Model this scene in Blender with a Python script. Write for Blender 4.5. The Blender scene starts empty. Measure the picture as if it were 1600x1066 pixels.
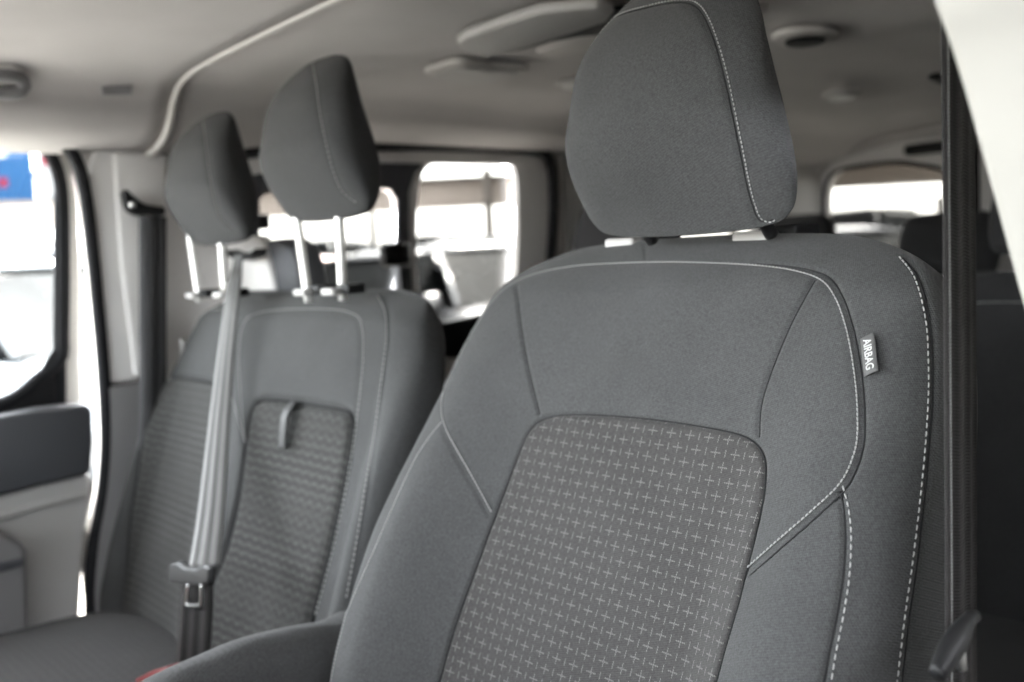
import bpy, bmesh, math, random
import numpy as np
from mathutils import Vector, Matrix
from mathutils.bvhtree import BVHTree
from mathutils.kdtree import KDTree

random.seed(7)
rad = math.radians
SC = bpy.context.scene
COL = SC.collection

# ------------------------------------------------------------------ camera
FPX, PW, PH = 1500.0, 1600.0, 1066.0
YAW, PITCH, ROLL = rad(48.4), rad(5.2), rad(2.9)
CAM = Vector((1.01, 0.0, 1.60))
FW = Vector((-math.sin(YAW) * math.cos(PITCH), math.cos(YAW) * math.cos(PITCH), -math.sin(PITCH)))
_r0 = FW.cross(Vector((0, 0, 1))).normalized()
_u0 = _r0.cross(FW)
RT = _r0 * math.cos(ROLL) - _u0 * math.sin(ROLL)
UP = _u0 * math.cos(ROLL) + _r0 * math.sin(ROLL)
cd = bpy.data.cameras.new('camera')
cam = bpy.data.objects.new('camera', cd)
COL.objects.link(cam)
cam.matrix_world = Matrix((
    (RT.x, UP.x, -FW.x, CAM.x), (RT.y, UP.y, -FW.y, CAM.y), (RT.z, UP.z, -FW.z, CAM.z), (0, 0, 0, 1)))
cd.sensor_width = 36.0
cd.lens = FPX / PW * 36.0
cd.clip_start = 0.02
cd.clip_end = 2000
cd.dof.use_dof = True
cd.dof.focus_distance = 0.76
cd.dof.aperture_fstop = 3.9
SC.camera = cam

# ------------------------------------------------------------------ world, sun, exposure
SUN_EL, SUN_AZ = rad(56), rad(-22)          # azimuth from +Y (behind the van), towards +X
w = bpy.data.worlds.new('World')
SC.world = w
w.use_nodes = True
nt = w.node_tree
nt.nodes.clear()
sky = nt.nodes.new('ShaderNodeTexSky')
sky.sky_type = 'NISHITA'
sky.sun_disc = False
sky.sun_elevation = SUN_EL
sky.sun_rotation = SUN_AZ
sky.air_density = 1.0
sky.dust_density = 3.0
bgn = nt.nodes.new('ShaderNodeBackground')
bgn.inputs['Strength'].default_value = 0.12
hsv = nt.nodes.new('ShaderNodeHueSaturation')
hsv.inputs['Saturation'].default_value = 0.12
wo = nt.nodes.new('ShaderNodeOutputWorld')
nt.links.new(sky.outputs[0], hsv.inputs['Color'])
nt.links.new(hsv.outputs[0], bgn.inputs[0])
nt.links.new(bgn.outputs[0], wo.inputs[0])
sd = bpy.data.lights.new('sun', 'SUN')
sd.energy = 3.0
sd.angle = rad(0.5)
sd.color = (1, 0.95, 0.88)
sun = bpy.data.objects.new('sun', sd)
COL.objects.link(sun)
sdir = Vector((math.sin(SUN_AZ) * math.cos(SUN_EL), math.cos(SUN_AZ) * math.cos(SUN_EL), math.sin(SUN_EL)))
sun.rotation_euler = sdir.to_track_quat('Z', 'Y').to_euler()
vs = SC.view_settings
vs.view_transform = 'Standard'
vs.look = 'None'
vs.exposure = 5.72
vs.gamma = 1
SC.cycles.max_bounces = 10
SC.cycles.diffuse_bounces = 6
SC.cycles.transparent_max_bounces = 12
SC.cycles.sample_clamp_indirect = 6
SC.cycles.caustics_reflective = False
SC.cycles.caustics_refractive = False
try:
    SC.cycles.use_denoising = True
    SC.cycles.denoiser = 'OPENIMAGEDENOISE'
except Exception:
    pass


# ------------------------------------------------------------------ survey helpers
def ray(px, py):
    return (FW + RT * ((px - PW / 2) / FPX) - UP * ((py - PH / 2) / FPX))


def on(px, py, axis, val):
    """world point where the line of sight through a survey mark meets the plane axis = val"""
    d = ray(px, py)
    t = (val - CAM[axis]) / d[axis]
    return CAM + d * t


def mX(v, *pp):
    return [on(a, b, 0, v) for a, b in pp]


def mY(v, *pp):
    return [on(a, b, 1, v) for a, b in pp]


# ------------------------------------------------------------------ materials
class NB:
    def __init__(s, mat):
        s.nt = mat.node_tree
        s.n = s.nt.nodes
        s.l = s.nt.links

    def new(s, t, **k):
        x = s.n.new(t)
        for a, b in k.items():
            setattr(x, a, b)
        return x

    def m(s, op, a, b=None, c=None):
        x = s.n.new('ShaderNodeMath')
        x.operation = op
        for i, v in enumerate((a, b, c)):
            if v is None:
                continue
            if isinstance(v, (int, float)):
                x.inputs[i].default_value = v
            else:
                s.l.new(v, x.inputs[i])
        return x.outputs[0]


def base_mat(name, col, rough=0.6, metal=0.0, spec=0.5, sheen=0.0, noise=0.0, nscale=40, bump=0.0, bscale=300, bdist=0.0006, coat=0.0):
    m = bpy.data.materials.new(name)
    m.use_nodes = True
    nb = NB(m)
    p = nb.n['Principled BSDF']
    p.inputs['Base Color'].default_value = (*col, 1)
    p.inputs['Roughness'].default_value = rough
    p.inputs['Metallic'].default_value = metal
    p.inputs['Specular IOR Level'].default_value = spec
    p.inputs['Coat Weight'].default_value = coat
    if sheen:
        p.inputs['Sheen Weight'].default_value = sheen
        p.inputs['Sheen Roughness'].default_value = 0.5
    tc = nb.new('ShaderNodeTexCoord')
    if noise:
        n = nb.new('ShaderNodeTexNoise')
        n.inputs['Scale'].default_value = nscale
        n.inputs['Detail'].default_value = 5
        nb.l.new(tc.outputs['Object'], n.inputs['Vector'])
        r = nb.new('ShaderNodeMapRange')
        r.inputs['From Min'].default_value = 0.3
        r.inputs['From Max'].default_value = 0.7
        r.inputs['To Min'].default_value = 1 - noise
        r.inputs['To Max'].default_value = 1 + noise
        nb.l.new(n.outputs['Fac'], r.inputs['Value'])
        mx = nb.new('ShaderNodeVectorMath', operation='SCALE')
        mx.inputs[0].default_value = col
        nb.l.new(r.outputs[0], mx.inputs['Scale'])
        nb.l.new(mx.outputs[0], p.inputs['Base Color'])
    if bump:
        n2 = nb.new('ShaderNodeTexNoise')
        n2.inputs['Scale'].default_value = bscale
        n2.inputs['Detail'].default_value = 3
        nb.l.new(tc.outputs['Object'], n2.inputs['Vector'])
        b = nb.new('ShaderNodeBump')
        b.inputs['Strength'].default_value = bump
        b.inputs['Distance'].default_value = bdist
        nb.l.new(n2.outputs['Fac'], b.inputs['Height'])
        nb.l.new(b.outputs[0], p.inputs['Normal'])
    return m


def fabric(name, col, pattern=False, rib=False, k=0.84, line_col=(0.19, 0.185, 0.18)):
    """woven seat cloth: fine twill bump plus mottled thread colour; optional woven cross pattern"""
    m = bpy.data.materials.new(name)
    m.use_nodes = True
    nb = NB(m)
    p = nb.n['Principled BSDF']
    p.inputs['Roughness'].default_value = 0.85
    p.inputs['Specular IOR Level'].default_value = 0.10
    p.inputs['Sheen Weight'].default_value = 0.12
    p.inputs['Sheen Roughness'].default_value = 0.45
    p.inputs['Sheen Tint'].default_value = (0.9, 0.9, 0.9, 1)
    tc = nb.new('ShaderNodeTexCoord')
    sp = nb.new('ShaderNodeSeparateXYZ')
    nb.l.new(tc.outputs['Object'], sp.inputs[0])
    X, Y, Z = sp.outputs
    # twill: two crossing fine sine ribs
    TW = 2 * math.pi / 0.0016
    a = nb.m('SINE', nb.m('MULTIPLY', nb.m('ADD', X, nb.m('MULTIPLY', Y, 0.6)), TW))
    b = nb.m('SINE', nb.m('MULTIPLY', nb.m('SUBTRACT', Y, nb.m('MULTIPLY', X, 0.35)), TW * 0.8))
    tw = nb.m('MULTIPLY', nb.m('ADD', a, b), 0.25)
    n1 = nb.new('ShaderNodeTexNoise')
    n1.inputs['Scale'].default_value = 900
    n1.inputs['Detail'].default_value = 2
    nb.l.new(tc.outputs['Object'], n1.inputs['Vector'])
    n2 = nb.new('ShaderNodeTexNoise')
    n2.inputs['Scale'].default_value = 14
    n2.inputs['Detail'].default_value = 4
    nb.l.new(tc.outputs['Object'], n2.inputs['Vector'])
    fine = nb.m('ADD', nb.m('MULTIPLY', tw, 0.28), nb.m('MULTIPLY', nb.m('SUBTRACT', n1.outputs['Fac'], 0.5), 0.9))
    soft = nb.m('MULTIPLY', nb.m('SUBTRACT', n2.outputs['Fac'], 0.5), 0.35)
    n3 = nb.new('ShaderNodeTexNoise')
    n3.inputs['Scale'].default_value = 420
    n3.inputs['Detail'].default_value = 2
    nb.l.new(tc.outputs['Object'], n3.inputs['Vector'])
    fine = nb.m('ADD', fine, nb.m('MULTIPLY', nb.m('SUBTRACT', n3.outputs['Fac'], 0.5), 0.75))
    fac = nb.m('MAXIMUM', nb.m('ADD', nb.m('ADD', 1.0, fine), soft), 0.25)
    sc = nb.new('ShaderNodeVectorMath', operation='SCALE')
    sc.inputs[0].default_value = col
    nb.l.new(fac, sc.inputs['Scale'])
    colout = sc.outputs[0]
    hgt = nb.m('ADD', tw, nb.m('MULTIPLY', n1.outputs['Fac'], 0.6))
    if pattern:
        px, py = 0.0128 * k, 0.0146 * k
        gx = nb.m('DIVIDE', X, px)
        gy = nb.m('DIVIDE', Y, py)
        ix = nb.m('FLOOR', gx)
        iy = nb.m('FLOOR', gy)
        # signed offset inside the cell
        fx = nb.m('SUBTRACT', nb.m('SUBTRACT', gx, ix), 0.5)
        fy = nb.m('SUBTRACT', nb.m('SUBTRACT', gy, iy), 0.5)
        par = nb.m('FLOORED_MODULO', nb.m('ADD', ix, iy), 2.0)      # 0 = cross, 1 = bar
        cross = nb.m('LESS_THAN', par, 0.5)
        afx = nb.m('ABSOLUTE', fx)
        afy = nb.m('ABSOLUTE', fy)
        vlen = nb.m('ADD', 0.27, nb.m('MULTIPLY', cross, 0.12))
        vert = nb.m('MULTIPLY', nb.m('LESS_THAN', afx, 0.052), nb.m('LESS_THAN', afy, vlen))
        # the horizontal bar belongs to the cross cells and reaches the cell edge
        hor = nb.m('MULTIPLY', nb.m('MULTIPLY', nb.m('LESS_THAN', afy, 0.05), nb.m('LESS_THAN', afx, 0.5)), cross)
        line = nb.m('MAXIMUM', vert, hor)
        dv = nb.m('ADD', nb.m('MULTIPLY', nb.m('SINE', nb.m('MULTIPLY', nb.m('ADD', X, Y), 2 * math.pi / 0.0021)), 0.5), 0.6)
        line = nb.m('MULTIPLY', line, nb.m('MINIMUM', nb.m('MAXIMUM', dv, 0.12), 1.0))
        line = nb.m('MULTIPLY', line, nb.m('ADD', 0.35, nb.m('MULTIPLY', n1.outputs['Fac'], 0.9)))
        mx = nb.new('ShaderNodeMix', data_type='RGBA')
        nb.l.new(line, mx.inputs[0])
        nb.l.new(colout, mx.inputs[6])
        mx.inputs[7].default_value = (*line_col, 1)
        colout = mx.outputs[2]
        hgt = nb.m('ADD', hgt, nb.m('MULTIPLY', line, 0.8))
    if rib:
        rb = nb.m('SINE', nb.m('ADD', nb.m('MULTIPLY', Y, 2 * math.pi / 0.0135),
                                nb.m('MULTIPLY', nb.m('SINE', nb.m('MULTIPLY', X, 2 * math.pi / 0.024)), 0.9)))
        s2 = nb.new('ShaderNodeVectorMath', operation='SCALE')
        nb.l.new(colout, s2.inputs[0])
        nb.l.new(nb.m('ADD', 1.0, nb.m('MULTIPLY', rb, 0.24)), s2.inputs['Scale'])
        colout = s2.outputs[0]
    nb.l.new(colout, p.inputs['Base Color'])
    bp = nb.new('ShaderNodeBump')
    bp.inputs['Strength'].default_value = 0.5
    bp.inputs['Distance'].default_value = 0.0004
    nb.l.new(hgt, bp.inputs['Height'])
    nb.l.new(bp.outputs[0], p.inputs['Normal'])
    return m


def belt_mat(name, col, ribs=4, along=1, rough=0.45, sheen=0.3, spec=0.5, amp=0.28):
    """webbing: lengthwise ribs by UV.x, fine chevron along UV.y (metres)"""
    m = bpy.data.materials.new(name)
    m.use_nodes = True
    nb = NB(m)
    p = nb.n['Principled BSDF']
    p.inputs['Roughness'].default_value = rough
    p.inputs['Specular IOR Level'].default_value = spec
    p.inputs['Sheen Weight'].default_value = sheen
    uv = nb.new('ShaderNodeUVMap')
    sp = nb.new('ShaderNodeSeparateXYZ')
    nb.l.new(uv.outputs[0], sp.inputs[0])
    U, V = sp.outputs[0], sp.outputs[1]
    r = nb.m('SINE', nb.m('MULTIPLY', U, 2 * math.pi * ribs))
    ch = nb.m('SINE', nb.m('ADD', nb.m('MULTIPLY', V, 2 * math.pi / 0.0022), nb.m('MULTIPLY', nb.m('PINGPONG', nb.m('MULTIPLY', U, ribs * 2), 1.0), 5)))
    fac = nb.m('ADD', 1.0, nb.m('ADD', nb.m('MULTIPLY', r, amp), nb.m('MULTIPLY', ch, 0.22)))
    sc = nb.new('ShaderNodeVectorMath', operation='SCALE')
    sc.inputs[0].default_value = col
    nb.l.new(fac, sc.inputs['Scale'])
    nb.l.new(sc.outputs[0], p.inputs['Base Color'])
    bp = nb.new('ShaderNodeBump')
    bp.inputs['Strength'].default_value = 0.6
    bp.inputs['Distance'].default_value = 0.0006
    nb.l.new(nb.m('ADD', r, nb.m('MULTIPLY', ch, 0.4)), bp.inputs['Height'])
    nb.l.new(bp.outputs[0], p.inputs['Normal'])
    return m


def glass_mat(name, tint=(0.9, 0.92, 0.92), refl=0.06):
    m = bpy.data.materials.new(name)
    m.use_nodes = True
    nb = NB(m)
    nb.n.remove(nb.n['Principled BSDF'])
    t = nb.new('ShaderNodeBsdfTransparent')
    t.inputs[0].default_value = (*tint, 1)
    g = nb.new('ShaderNodeBsdfGlossy')
    g.inputs['Roughness'].default_value = 0.02
    mx = nb.new('ShaderNodeMixShader')
    mx.inputs[0].default_value = refl
    nb.l.new(t.outputs[0], mx.inputs[1])
    nb.l.new(g.outputs[0], mx.inputs[2])
    nb.l.new(mx.outputs[0], nb.n['Material Output'].inputs[0])
    return m


M = {}
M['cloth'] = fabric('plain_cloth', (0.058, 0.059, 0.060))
M['cloth_side'] = fabric('side_cloth', (0.040, 0.0395, 0.041))
M['insert'] = fabric('patterned_cloth', (0.049, 0.0475, 0.047), pattern=True)
M['cloth_dark'] = fabric('dark_cloth', (0.016, 0.0155, 0.0155), pattern=False)
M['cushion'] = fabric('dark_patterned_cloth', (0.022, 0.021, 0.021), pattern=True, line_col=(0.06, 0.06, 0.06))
M['pillar'] = base_mat('pale_pillar_trim', (0.80, 0.78, 0.77), 0.65, noise=0.03, nscale=4, bump=0.4, bscale=400)
M['insert_rib'] = fabric('ribbed_cloth', (0.042, 0.042, 0.041), pattern=True, rib=True, line_col=(0.11, 0.11, 0.107))
M['thread'] = base_mat('stitch_thread', (0.30, 0.30, 0.295), 0.6)
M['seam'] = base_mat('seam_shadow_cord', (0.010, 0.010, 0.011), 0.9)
M['black'] = base_mat('black_plastic', (0.011, 0.011, 0.012), 0.5, spec=0.25, bump=0.3, bscale=500)
M['rubber'] = base_mat('black_rubber', (0.013, 0.013, 0.015), 0.75, spec=0.2, bump=0.2)
M['dgrey'] = base_mat('dark_grey_plastic', (0.072, 0.074, 0.084), 0.6, bump=0.4, bscale=400)
M['mgrey'] = base_mat('mid_grey_plastic', (0.20, 0.195, 0.20), 0.6, noise=0.03, nscale=5, bump=0.4, bscale=400)
M['trim'] = base_mat('light_grey_trim', (0.50, 0.49, 0.48), 0.65, noise=0.03, nscale=4, bump=0.4, bscale=400)
M['felt'] = base_mat('headliner_felt', (0.50, 0.477, 0.468), 0.95, spec=0.1, noise=0.06, nscale=6, bump=0.6, bscale=500, bdist=0.001, sheen=0.2)
M['felt_trim'] = base_mat('headliner_edge_trim', (0.60, 0.58, 0.56), 0.7, bump=0.2)
M['white_plastic'] = base_mat('white_plastic', (0.50, 0.49, 0.48), 0.5)
M['cream_paint'] = base_mat('cream_white_paint', (0.48, 0.47, 0.44), 0.45, noise=0.01, nscale=3)
M['paint'] = base_mat('white_paint', (0.74, 0.73, 0.69), 0.35, coat=0.5, noise=0.01, nscale=3)
M['chrome'] = base_mat('chrome', (0.92, 0.91, 0.89), 0.45, metal=0.55)
M['steel'] = base_mat('brushed_steel', (0.6, 0.6, 0.6), 0.3, metal=1.0)
M['red'] = base_mat('red_plastic', (0.14, 0.010, 0.010), 0.4)
M['belt_black'] = belt_mat('black_webbing', (0.026, 0.0245, 0.0245), 3, rough=0.7, sheen=0.0, spec=0.15, amp=0.45)
M['belt_grey'] = belt_mat('grey_webbing', (0.145, 0.144, 0.143), 3, rough=0.5, sheen=0.1, spec=0.3, amp=0.42)
M['belt_dark'] = belt_mat('dark_webbing', (0.045, 0.045, 0.048), 2, spec=0.2, amp=0.5)
M['glass'] = glass_mat('clear_glass')
M['door_glass'] = glass_mat('door_glass', (0.88, 0.90, 0.90), 0.05)
M['privacy'] = glass_mat('tinted_glass', (0.34, 0.34, 0.33), 0.05)
M['side_glass'] = glass_mat('side_glass', (0.40, 0.40, 0.39), 0.05)
def dark_glass(name):
    m = bpy.data.materials.new(name)
    m.use_nodes = True
    nb = NB(m)
    nb.n.remove(nb.n['Principled BSDF'])
    a = nb.new('ShaderNodeBsdfDiffuse')
    n = nb.new('ShaderNodeTexNoise')
    n.inputs['Scale'].default_value = 3.0
    tc = nb.new('ShaderNodeTexCoord')
    nb.l.new(tc.outputs['Object'], n.inputs['Vector'])
    r = nb.new('ShaderNodeValToRGB')
    r.color_ramp.elements[0].position = 0.40
    r.color_ramp.elements[0].color = (0.0006, 0.0007, 0.0008, 1)
    r.color_ramp.elements[1].position = 0.62
    r.color_ramp.elements[1].color = (0.0035, 0.004, 0.0042, 1)
    nb.l.new(n.outputs['Fac'], r.inputs[0])
    nb.l.new(r.outputs[0], a.inputs[0])
    g = nb.new('ShaderNodeBsdfGlossy')
    g.inputs['Roughness'].default_value = 0.05
    mx = nb.new('ShaderNodeMixShader')
    mx.inputs[0].default_value = 0.012
    nb.l.new(a.outputs[0], mx.inputs[1])
    nb.l.new(g.outputs[0], mx.inputs[2])
    nb.l.new(mx.outputs[0], nb.n['Material Output'].inputs[0])
    return m


M['car_glass'] = dark_glass('car_glass')
M['latch'] = base_mat('charcoal_plastic', (0.035, 0.035, 0.036), 0.5, spec=0.3)
M['lens'] = base_mat('lamp_lens', (0.72, 0.72, 0.70), 0.3)
M['carpet'] = base_mat('dark_carpet', (0.03, 0.03, 0.032), 0.95, noise=0.3, nscale=200)


# ------------------------------------------------------------------ mesh helpers
def mesh_obj(name, verts, faces, mat, parent=None, smooth=True, autosmooth=None):
    me = bpy.data.meshes.new(name)
    me.from_pydata([tuple(v) for v in verts], [], faces)
    me.materials.append(mat)
    me.update()
    if smooth:
        me.polygons.foreach_set('use_smooth', [True] * len(me.polygons))
    o = bpy.data.objects.new(name, me)
    COL.objects.link(o)
    if parent is not None:
        o.parent = parent
    return o


def bm_obj(name, bm, mat, parent=None, smooth=False):
    me = bpy.data.meshes.new(name)
    bmesh.ops.recalc_face_normals(bm, faces=bm.faces)
    bm.to_mesh(me)
    bm.free()
    me.materials.append(mat)
    if smooth:
        me.polygons.foreach_set('use_smooth', [True] * len(me.polygons))
    o = bpy.data.objects.new(name, me)
    COL.objects.link(o)
    if parent is not None:
        o.parent = parent
    return o


def bevel(o, wd=0.004, seg=3):
    b = o.modifiers.new('bevel', 'BEVEL')
    b.width = wd
    b.segments = seg
    b.limit_method = 'ANGLE'
    b.angle_limit = rad(35)
    o.data.polygons.foreach_set('use_smooth', [True] * len(o.data.polygons))
    return o


def empty(name, loc, label=None, cat=None, group=None, kind=None, mat=None):
    o = bpy.data.objects.new(name, None)
    COL.objects.link(o)
    o.empty_display_size = 0.05
    if mat is not None:
        o.matrix_world = mat
    else:
        o.location = loc
    tag(o, label, cat, group, kind)
    return o


def tag(o, label=None, cat=None, group=None, kind=None):
    if label: o['label'] = label
    if cat: o['category'] = cat
    if group: o['group'] = group
    if kind: o['kind'] = kind
    return o


def wparent(o, root):
    """parent keeping mesh coordinates in world space"""
    o.parent = root
    o.matrix_parent_inverse = root.matrix_world.inverted() if root.matrix_world != Matrix() else Matrix()
    return o


def attach(o, root):
    bpy.context.view_layer.update()
    o.parent = root
    o.matrix_parent_inverse = root.matrix_world.inverted()
    return o


def catmull(pts, n=8, closed=False):
    P = [Vector(p) for p in pts]
    out = []
    N = len(P)
    rng = range(N if closed else N - 1)
    for i in rng:
        p0 = P[(i - 1) % N] if (closed or i > 0) else P[0]
        p1 = P[i]
        p2 = P[(i + 1) % N]
        p3 = P[(i + 2) % N] if (closed or i + 2 < N) else P[-1]
        for k in range(n):
            t = k / n
            out.append(0.5 * ((2 * p1) + (-p0 + p2) * t + (2 * p0 - 5 * p1 + 4 * p2 - p3) * t * t + (-p0 + 3 * p1 - 3 * p2 + p3) * t ** 3))
    if not closed:
        out.append(P[-1].copy())
    return out


def resample(pts, step=None, n=None, closed=False):
    P = [Vector(p) for p in pts]
    if closed:
        P = P + [P[0]]
    L = [0.0]
    for a, b in zip(P, P[1:]):
        L.append(L[-1] + (b - a).length)
    T = L[-1]
    if n is None:
        n = max(2, int(round(T / step)) + 1)
    out = []
    j = 0
    m = n if closed else n - 1
    for i in range(n):
        s = T * i / m
        while j < len(L) - 2 and L[j + 1] < s:
            j += 1
        d = L[j + 1] - L[j]
        t = 0 if d < 1e-12 else (s - L[j]) / d
        out.append(P[j].lerp(P[j + 1], min(max(t, 0), 1)))
    return out


def tube_data(pts, r, seg=8, verts=None, faces=None, closed=False, cap=True):
    verts = [] if verts is None else verts
    faces = [] if faces is None else faces
    P = [Vector(p) for p in pts]
    N = len(P)
    base = len(verts)
    up = None
    for i in range(N):
        if closed:
            t = (P[(i + 1) % N] - P[i - 1]).normalized()
        else:
            t = (P[min(i + 1, N - 1)] - P[max(i - 1, 0)]).normalized()
        if up is None:
            up = Vector((0, 0, 1)) if abs(t.z) < 0.9 else Vector((1, 0, 0))
        s = t.cross(up).normalized()
        up = s.cross(t).normalized()
        rr = r(i / (N - 1)) if callable(r) else r
        for k in range(seg):
            a = 2 * math.pi * k / seg
            verts.append(P[i] + (s * math.cos(a) + up * math.sin(a)) * rr)
    for i in range(N if closed else N - 1):
        for k in range(seg):
            a = base + i * seg + k
            b = base + i * seg + (k + 1) % seg
            c = base + ((i + 1) % N) * seg + (k + 1) % seg
            d = base + ((i + 1) % N) * seg + k
            faces.append((a, b, c, d))
    if not closed and cap:
        faces.append(tuple(base + k for k in range(seg))[::-1])
        faces.append(tuple(base + (N - 1) * seg + k for k in range(seg)))
    return verts, faces


def tube(name, pts, r, mat, parent=None, seg=10, closed=False):
    v, f = tube_data(pts, r, seg, closed=closed)
    return mesh_obj(name, v, f, mat, parent)


def box(name, c, s, mat, parent=None, rot=None, bev=0.0, taper=None):
    bm = bmesh.new()
    bmesh.ops.create_cube(bm, size=1.0)
    for v in bm.verts:
        k = 1.0
        if taper and v.co.z > 0:
            v.co.x *= taper[0]
            v.co.y *= taper[1]
        v.co.x *= s[0]; v.co.y *= s[1]; v.co.z *= s[2]
    if rot is not None:
        bm.transform(rot.to_4x4() if len(rot) == 3 else rot)
    bmesh.ops.translate(bm, vec=Vector(c), verts=bm.verts)
    o = bm_obj(name, bm, mat, parent)
    if bev:
        bevel(o, bev)
    return o


def plate(name, pts, nrm, th, mat, parent=None, bev=0.0, smooth=False):
    """flat polygon in space, extruded by th along nrm"""
    bm = bmesh.new()
    n = Vector(nrm).normalized() * th
    a = [bm.verts.new(p) for p in pts]
    b = [bm.verts.new(Vector(p) + n) for p in pts]
    bm.faces.new(a)
    bm.faces.new(b[::-1])
    for i in range(len(a)):
        j = (i + 1) % len(a)
        bm.faces.new((a[i], b[i], b[j], a[j]))
    o = bm_obj(name, bm, mat, parent)
    if bev:
        bevel(o, bev, 3)
    return o


def ring(name, outer, inner, nrm, th, mat, parent=None, n=96, inset=0.0, bev=0.0):
    """plate with a hole: outer and inner closed outlines matched by angle round the hole's centre"""
    n3 = Vector(nrm).normalized()
    c = sum((Vector(p) for p in inner), Vector()) / len(inner)
    I = resample(inner, n=n, closed=True)
    # local 2D axes
    ax = (Vector(inner[0]) - c).normalized()
    ay = n3.cross(ax).normalized()
    O = [Vector(p) for p in outer]

    def hit(d):
        best = None
        for i in range(len(O)):
            a, b = O[i] - c, O[(i + 1) % len(O)] - c
            a2 = (a.dot(ax), a.dot(ay)); b2 = (b.dot(ax), b.dot(ay))
            ex, ey = b2[0] - a2[0], b2[1] - a2[1]
            den = d[0] * ey - d[1] * ex
            if abs(den) < 1e-12: continue
            t = (a2[0] * ey - a2[1] * ex) / den
            s = (a2[0] * d[1] - a2[1] * d[0]) / den
            if t > 0 and -1e-6 <= s <= 1 + 1e-6:
                if best is None or t < best: best = t
        return best
    OO = []
    for p in I:
        q = p - c
        d = (q.dot(ax), q.dot(ay))
        L = math.hypot(*d)
        d = (d[0] / L, d[1] / L)
        t = hit(d)
        if t is None: t = L * 1.2
        OO.append(c + ax * d[0] * t + ay * d[1] * t)
    # snap nearest ring vertex to each sharp outer corner
    for p in O:
        k = min(range(len(OO)), key=lambda i: (OO[i] - p).length)
        OO[k] = p.copy()
    vb = []
    for p in OO: vb.append(p)
    for p in I: vb.append(p)
    for p in OO: vb.append(p + n3 * th)
    for p in I: vb.append(p + n3 * (th - inset))
    f = []
    for i in range(n):
        j = (i + 1) % n
        f.append((i, j, n + j, n + i))
        f.append((2 * n + i, 3 * n + i, 3 * n + j, 2 * n + j))
        f.append((n + i, n + j, 3 * n + j, 3 * n + i))
        f.append((i, 2 * n + i, 2 * n + j, j))
    o = mesh_obj(name, vb, f, mat, parent, smooth=False)
    bm = bmesh.new(); bm.from_mesh(o.data)
    bmesh.ops.recalc_face_normals(bm, faces=bm.faces)
    bm.to_mesh(o.data); bm.free()
    if bev:
        bevel(o, bev)
    return o


def ribbon(name, pts, width, side, mat, parent=None, th=0.0012, edge=True, step=0.004, fold=0.0):
    """seat belt webbing: pts centre line, width m (or fn of t), side = direction across (or fn)"""
    P = resample(catmull(pts, 12), step=step)
    N = len(P)
    K = 9
    verts, uv = [], []
    L = 0
    for i, p in enumerate(P):
        t = i / (N - 1)
        if i: L += (p - P[i - 1]).length
        s = side(t) if callable(side) else Vector(side)
        tg = (P[min(i + 1, N - 1)] - P[max(i - 1, 0)]).normalized()
        s = (s - tg * s.dot(tg)).normalized()
        nn = tg.cross(s)
        wd = width(t) if callable(width) else width
        for k in range(K):
            x = k / (K - 1)
            dep = fold * math.cos((x - 0.5) * 2 * math.pi) * (1 if not callable(fold) else 1)
            verts.append(p + s * (x - 0.5) * wd + nn * dep)
            uv.append((x, L))
    nn0 = len(verts)
    faces = []
    for i in range(N - 1):
        for k in range(K - 1):
            faces.append((i * K + k, i * K + k + 1, (i + 1) * K + k + 1, (i + 1) * K + k))
    o = mesh_obj(name, verts, faces, mat, parent)
    u = o.data.uv_layers.new(name='UVMap')
    for l in o.data.loops:
        u.data[l.index].uv = uv[l.vertex_index]
    sm = o.modifiers.new('solid', 'SOLIDIFY')
    sm.thickness = th
    sm.offset = 0
    return o


def smooth01(x, a, b):
    t = np.clip((x - a) / (b - a), 0, 1)
    return t * t * (3 - 2 * t)


def blob(outline, tf, tb, p=3.2, n_th=300, n_f=60, n_b=30, front=None, nz=0.0, pw=None, c=None):
    """soft closed body: outline in (u,v), superelliptic section through the thickness.
    returns verts (N,3) local (u,v,n), faces"""
    O = resample(outline, n=n_th, closed=True)
    O = np.array([(q.x, q.y) for q in O])
    if c is None:
        c = O.mean(axis=0)
    c = np.array(c)

    def prof(T, n):
        ph = np.linspace(0, math.pi / 2, 2000)
        r = np.sin(ph) ** (2 / p)
        h = np.cos(ph) ** (2 / p)
        scl = 0.25
        x, y = r * scl, h * T
        L = np.concatenate([[0], np.cumsum(np.hypot(np.diff(x), np.diff(y)))])
        s = np.linspace(0, L[-1], n + 1)
        return np.interp(s, L, r), np.interp(s, L, h)
    rf, hf = prof(tf, n_f)
    rb, hb = prof(tb, n_b)
    rs = np.concatenate([rf[1:], rb[::-1][1:-1]])
    hs = np.concatenate([hf[1:], -hb[::-1][1:-1]])
    V = []
    for r, h in zip(rs, hs):
        uv = c + (O - c) * r
        z = np.full(len(O), (h * tf if h >= 0 else h * tb))
        V.append(np.column_stack([uv, z, np.full(len(O), h)]))
    V = np.concatenate(V)
    pole_f = np.array([[c[0], c[1], tf, 1.0]])
    pole_b = np.array([[c[0], c[1], -tb, -1.0]])
    V = np.concatenate([V, pole_f, pole_b])
    if front is not None:
        V[:, 2] += front(V[:, 0], V[:, 1], V[:, 3])
    V[:, 2] += nz
    faces = []
    nr = len(rs)
    nt_ = n_th
    for j in range(nr - 1):
        for i in range(nt_):
            k = (i + 1) % nt_
            faces.append((j * nt_ + i, (j + 1) * nt_ + i, (j + 1) * nt_ + k, j * nt_ + k))
    pf, pb = nr * nt_, nr * nt_ + 1
    for i in range(nt_):
        k = (i + 1) % nt_
        faces.append((pf, i, k))
        faces.append((pb, (nr - 1) * nt_ + k, (nr - 1) * nt_ + i))
    return V[:, :3], faces


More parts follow.
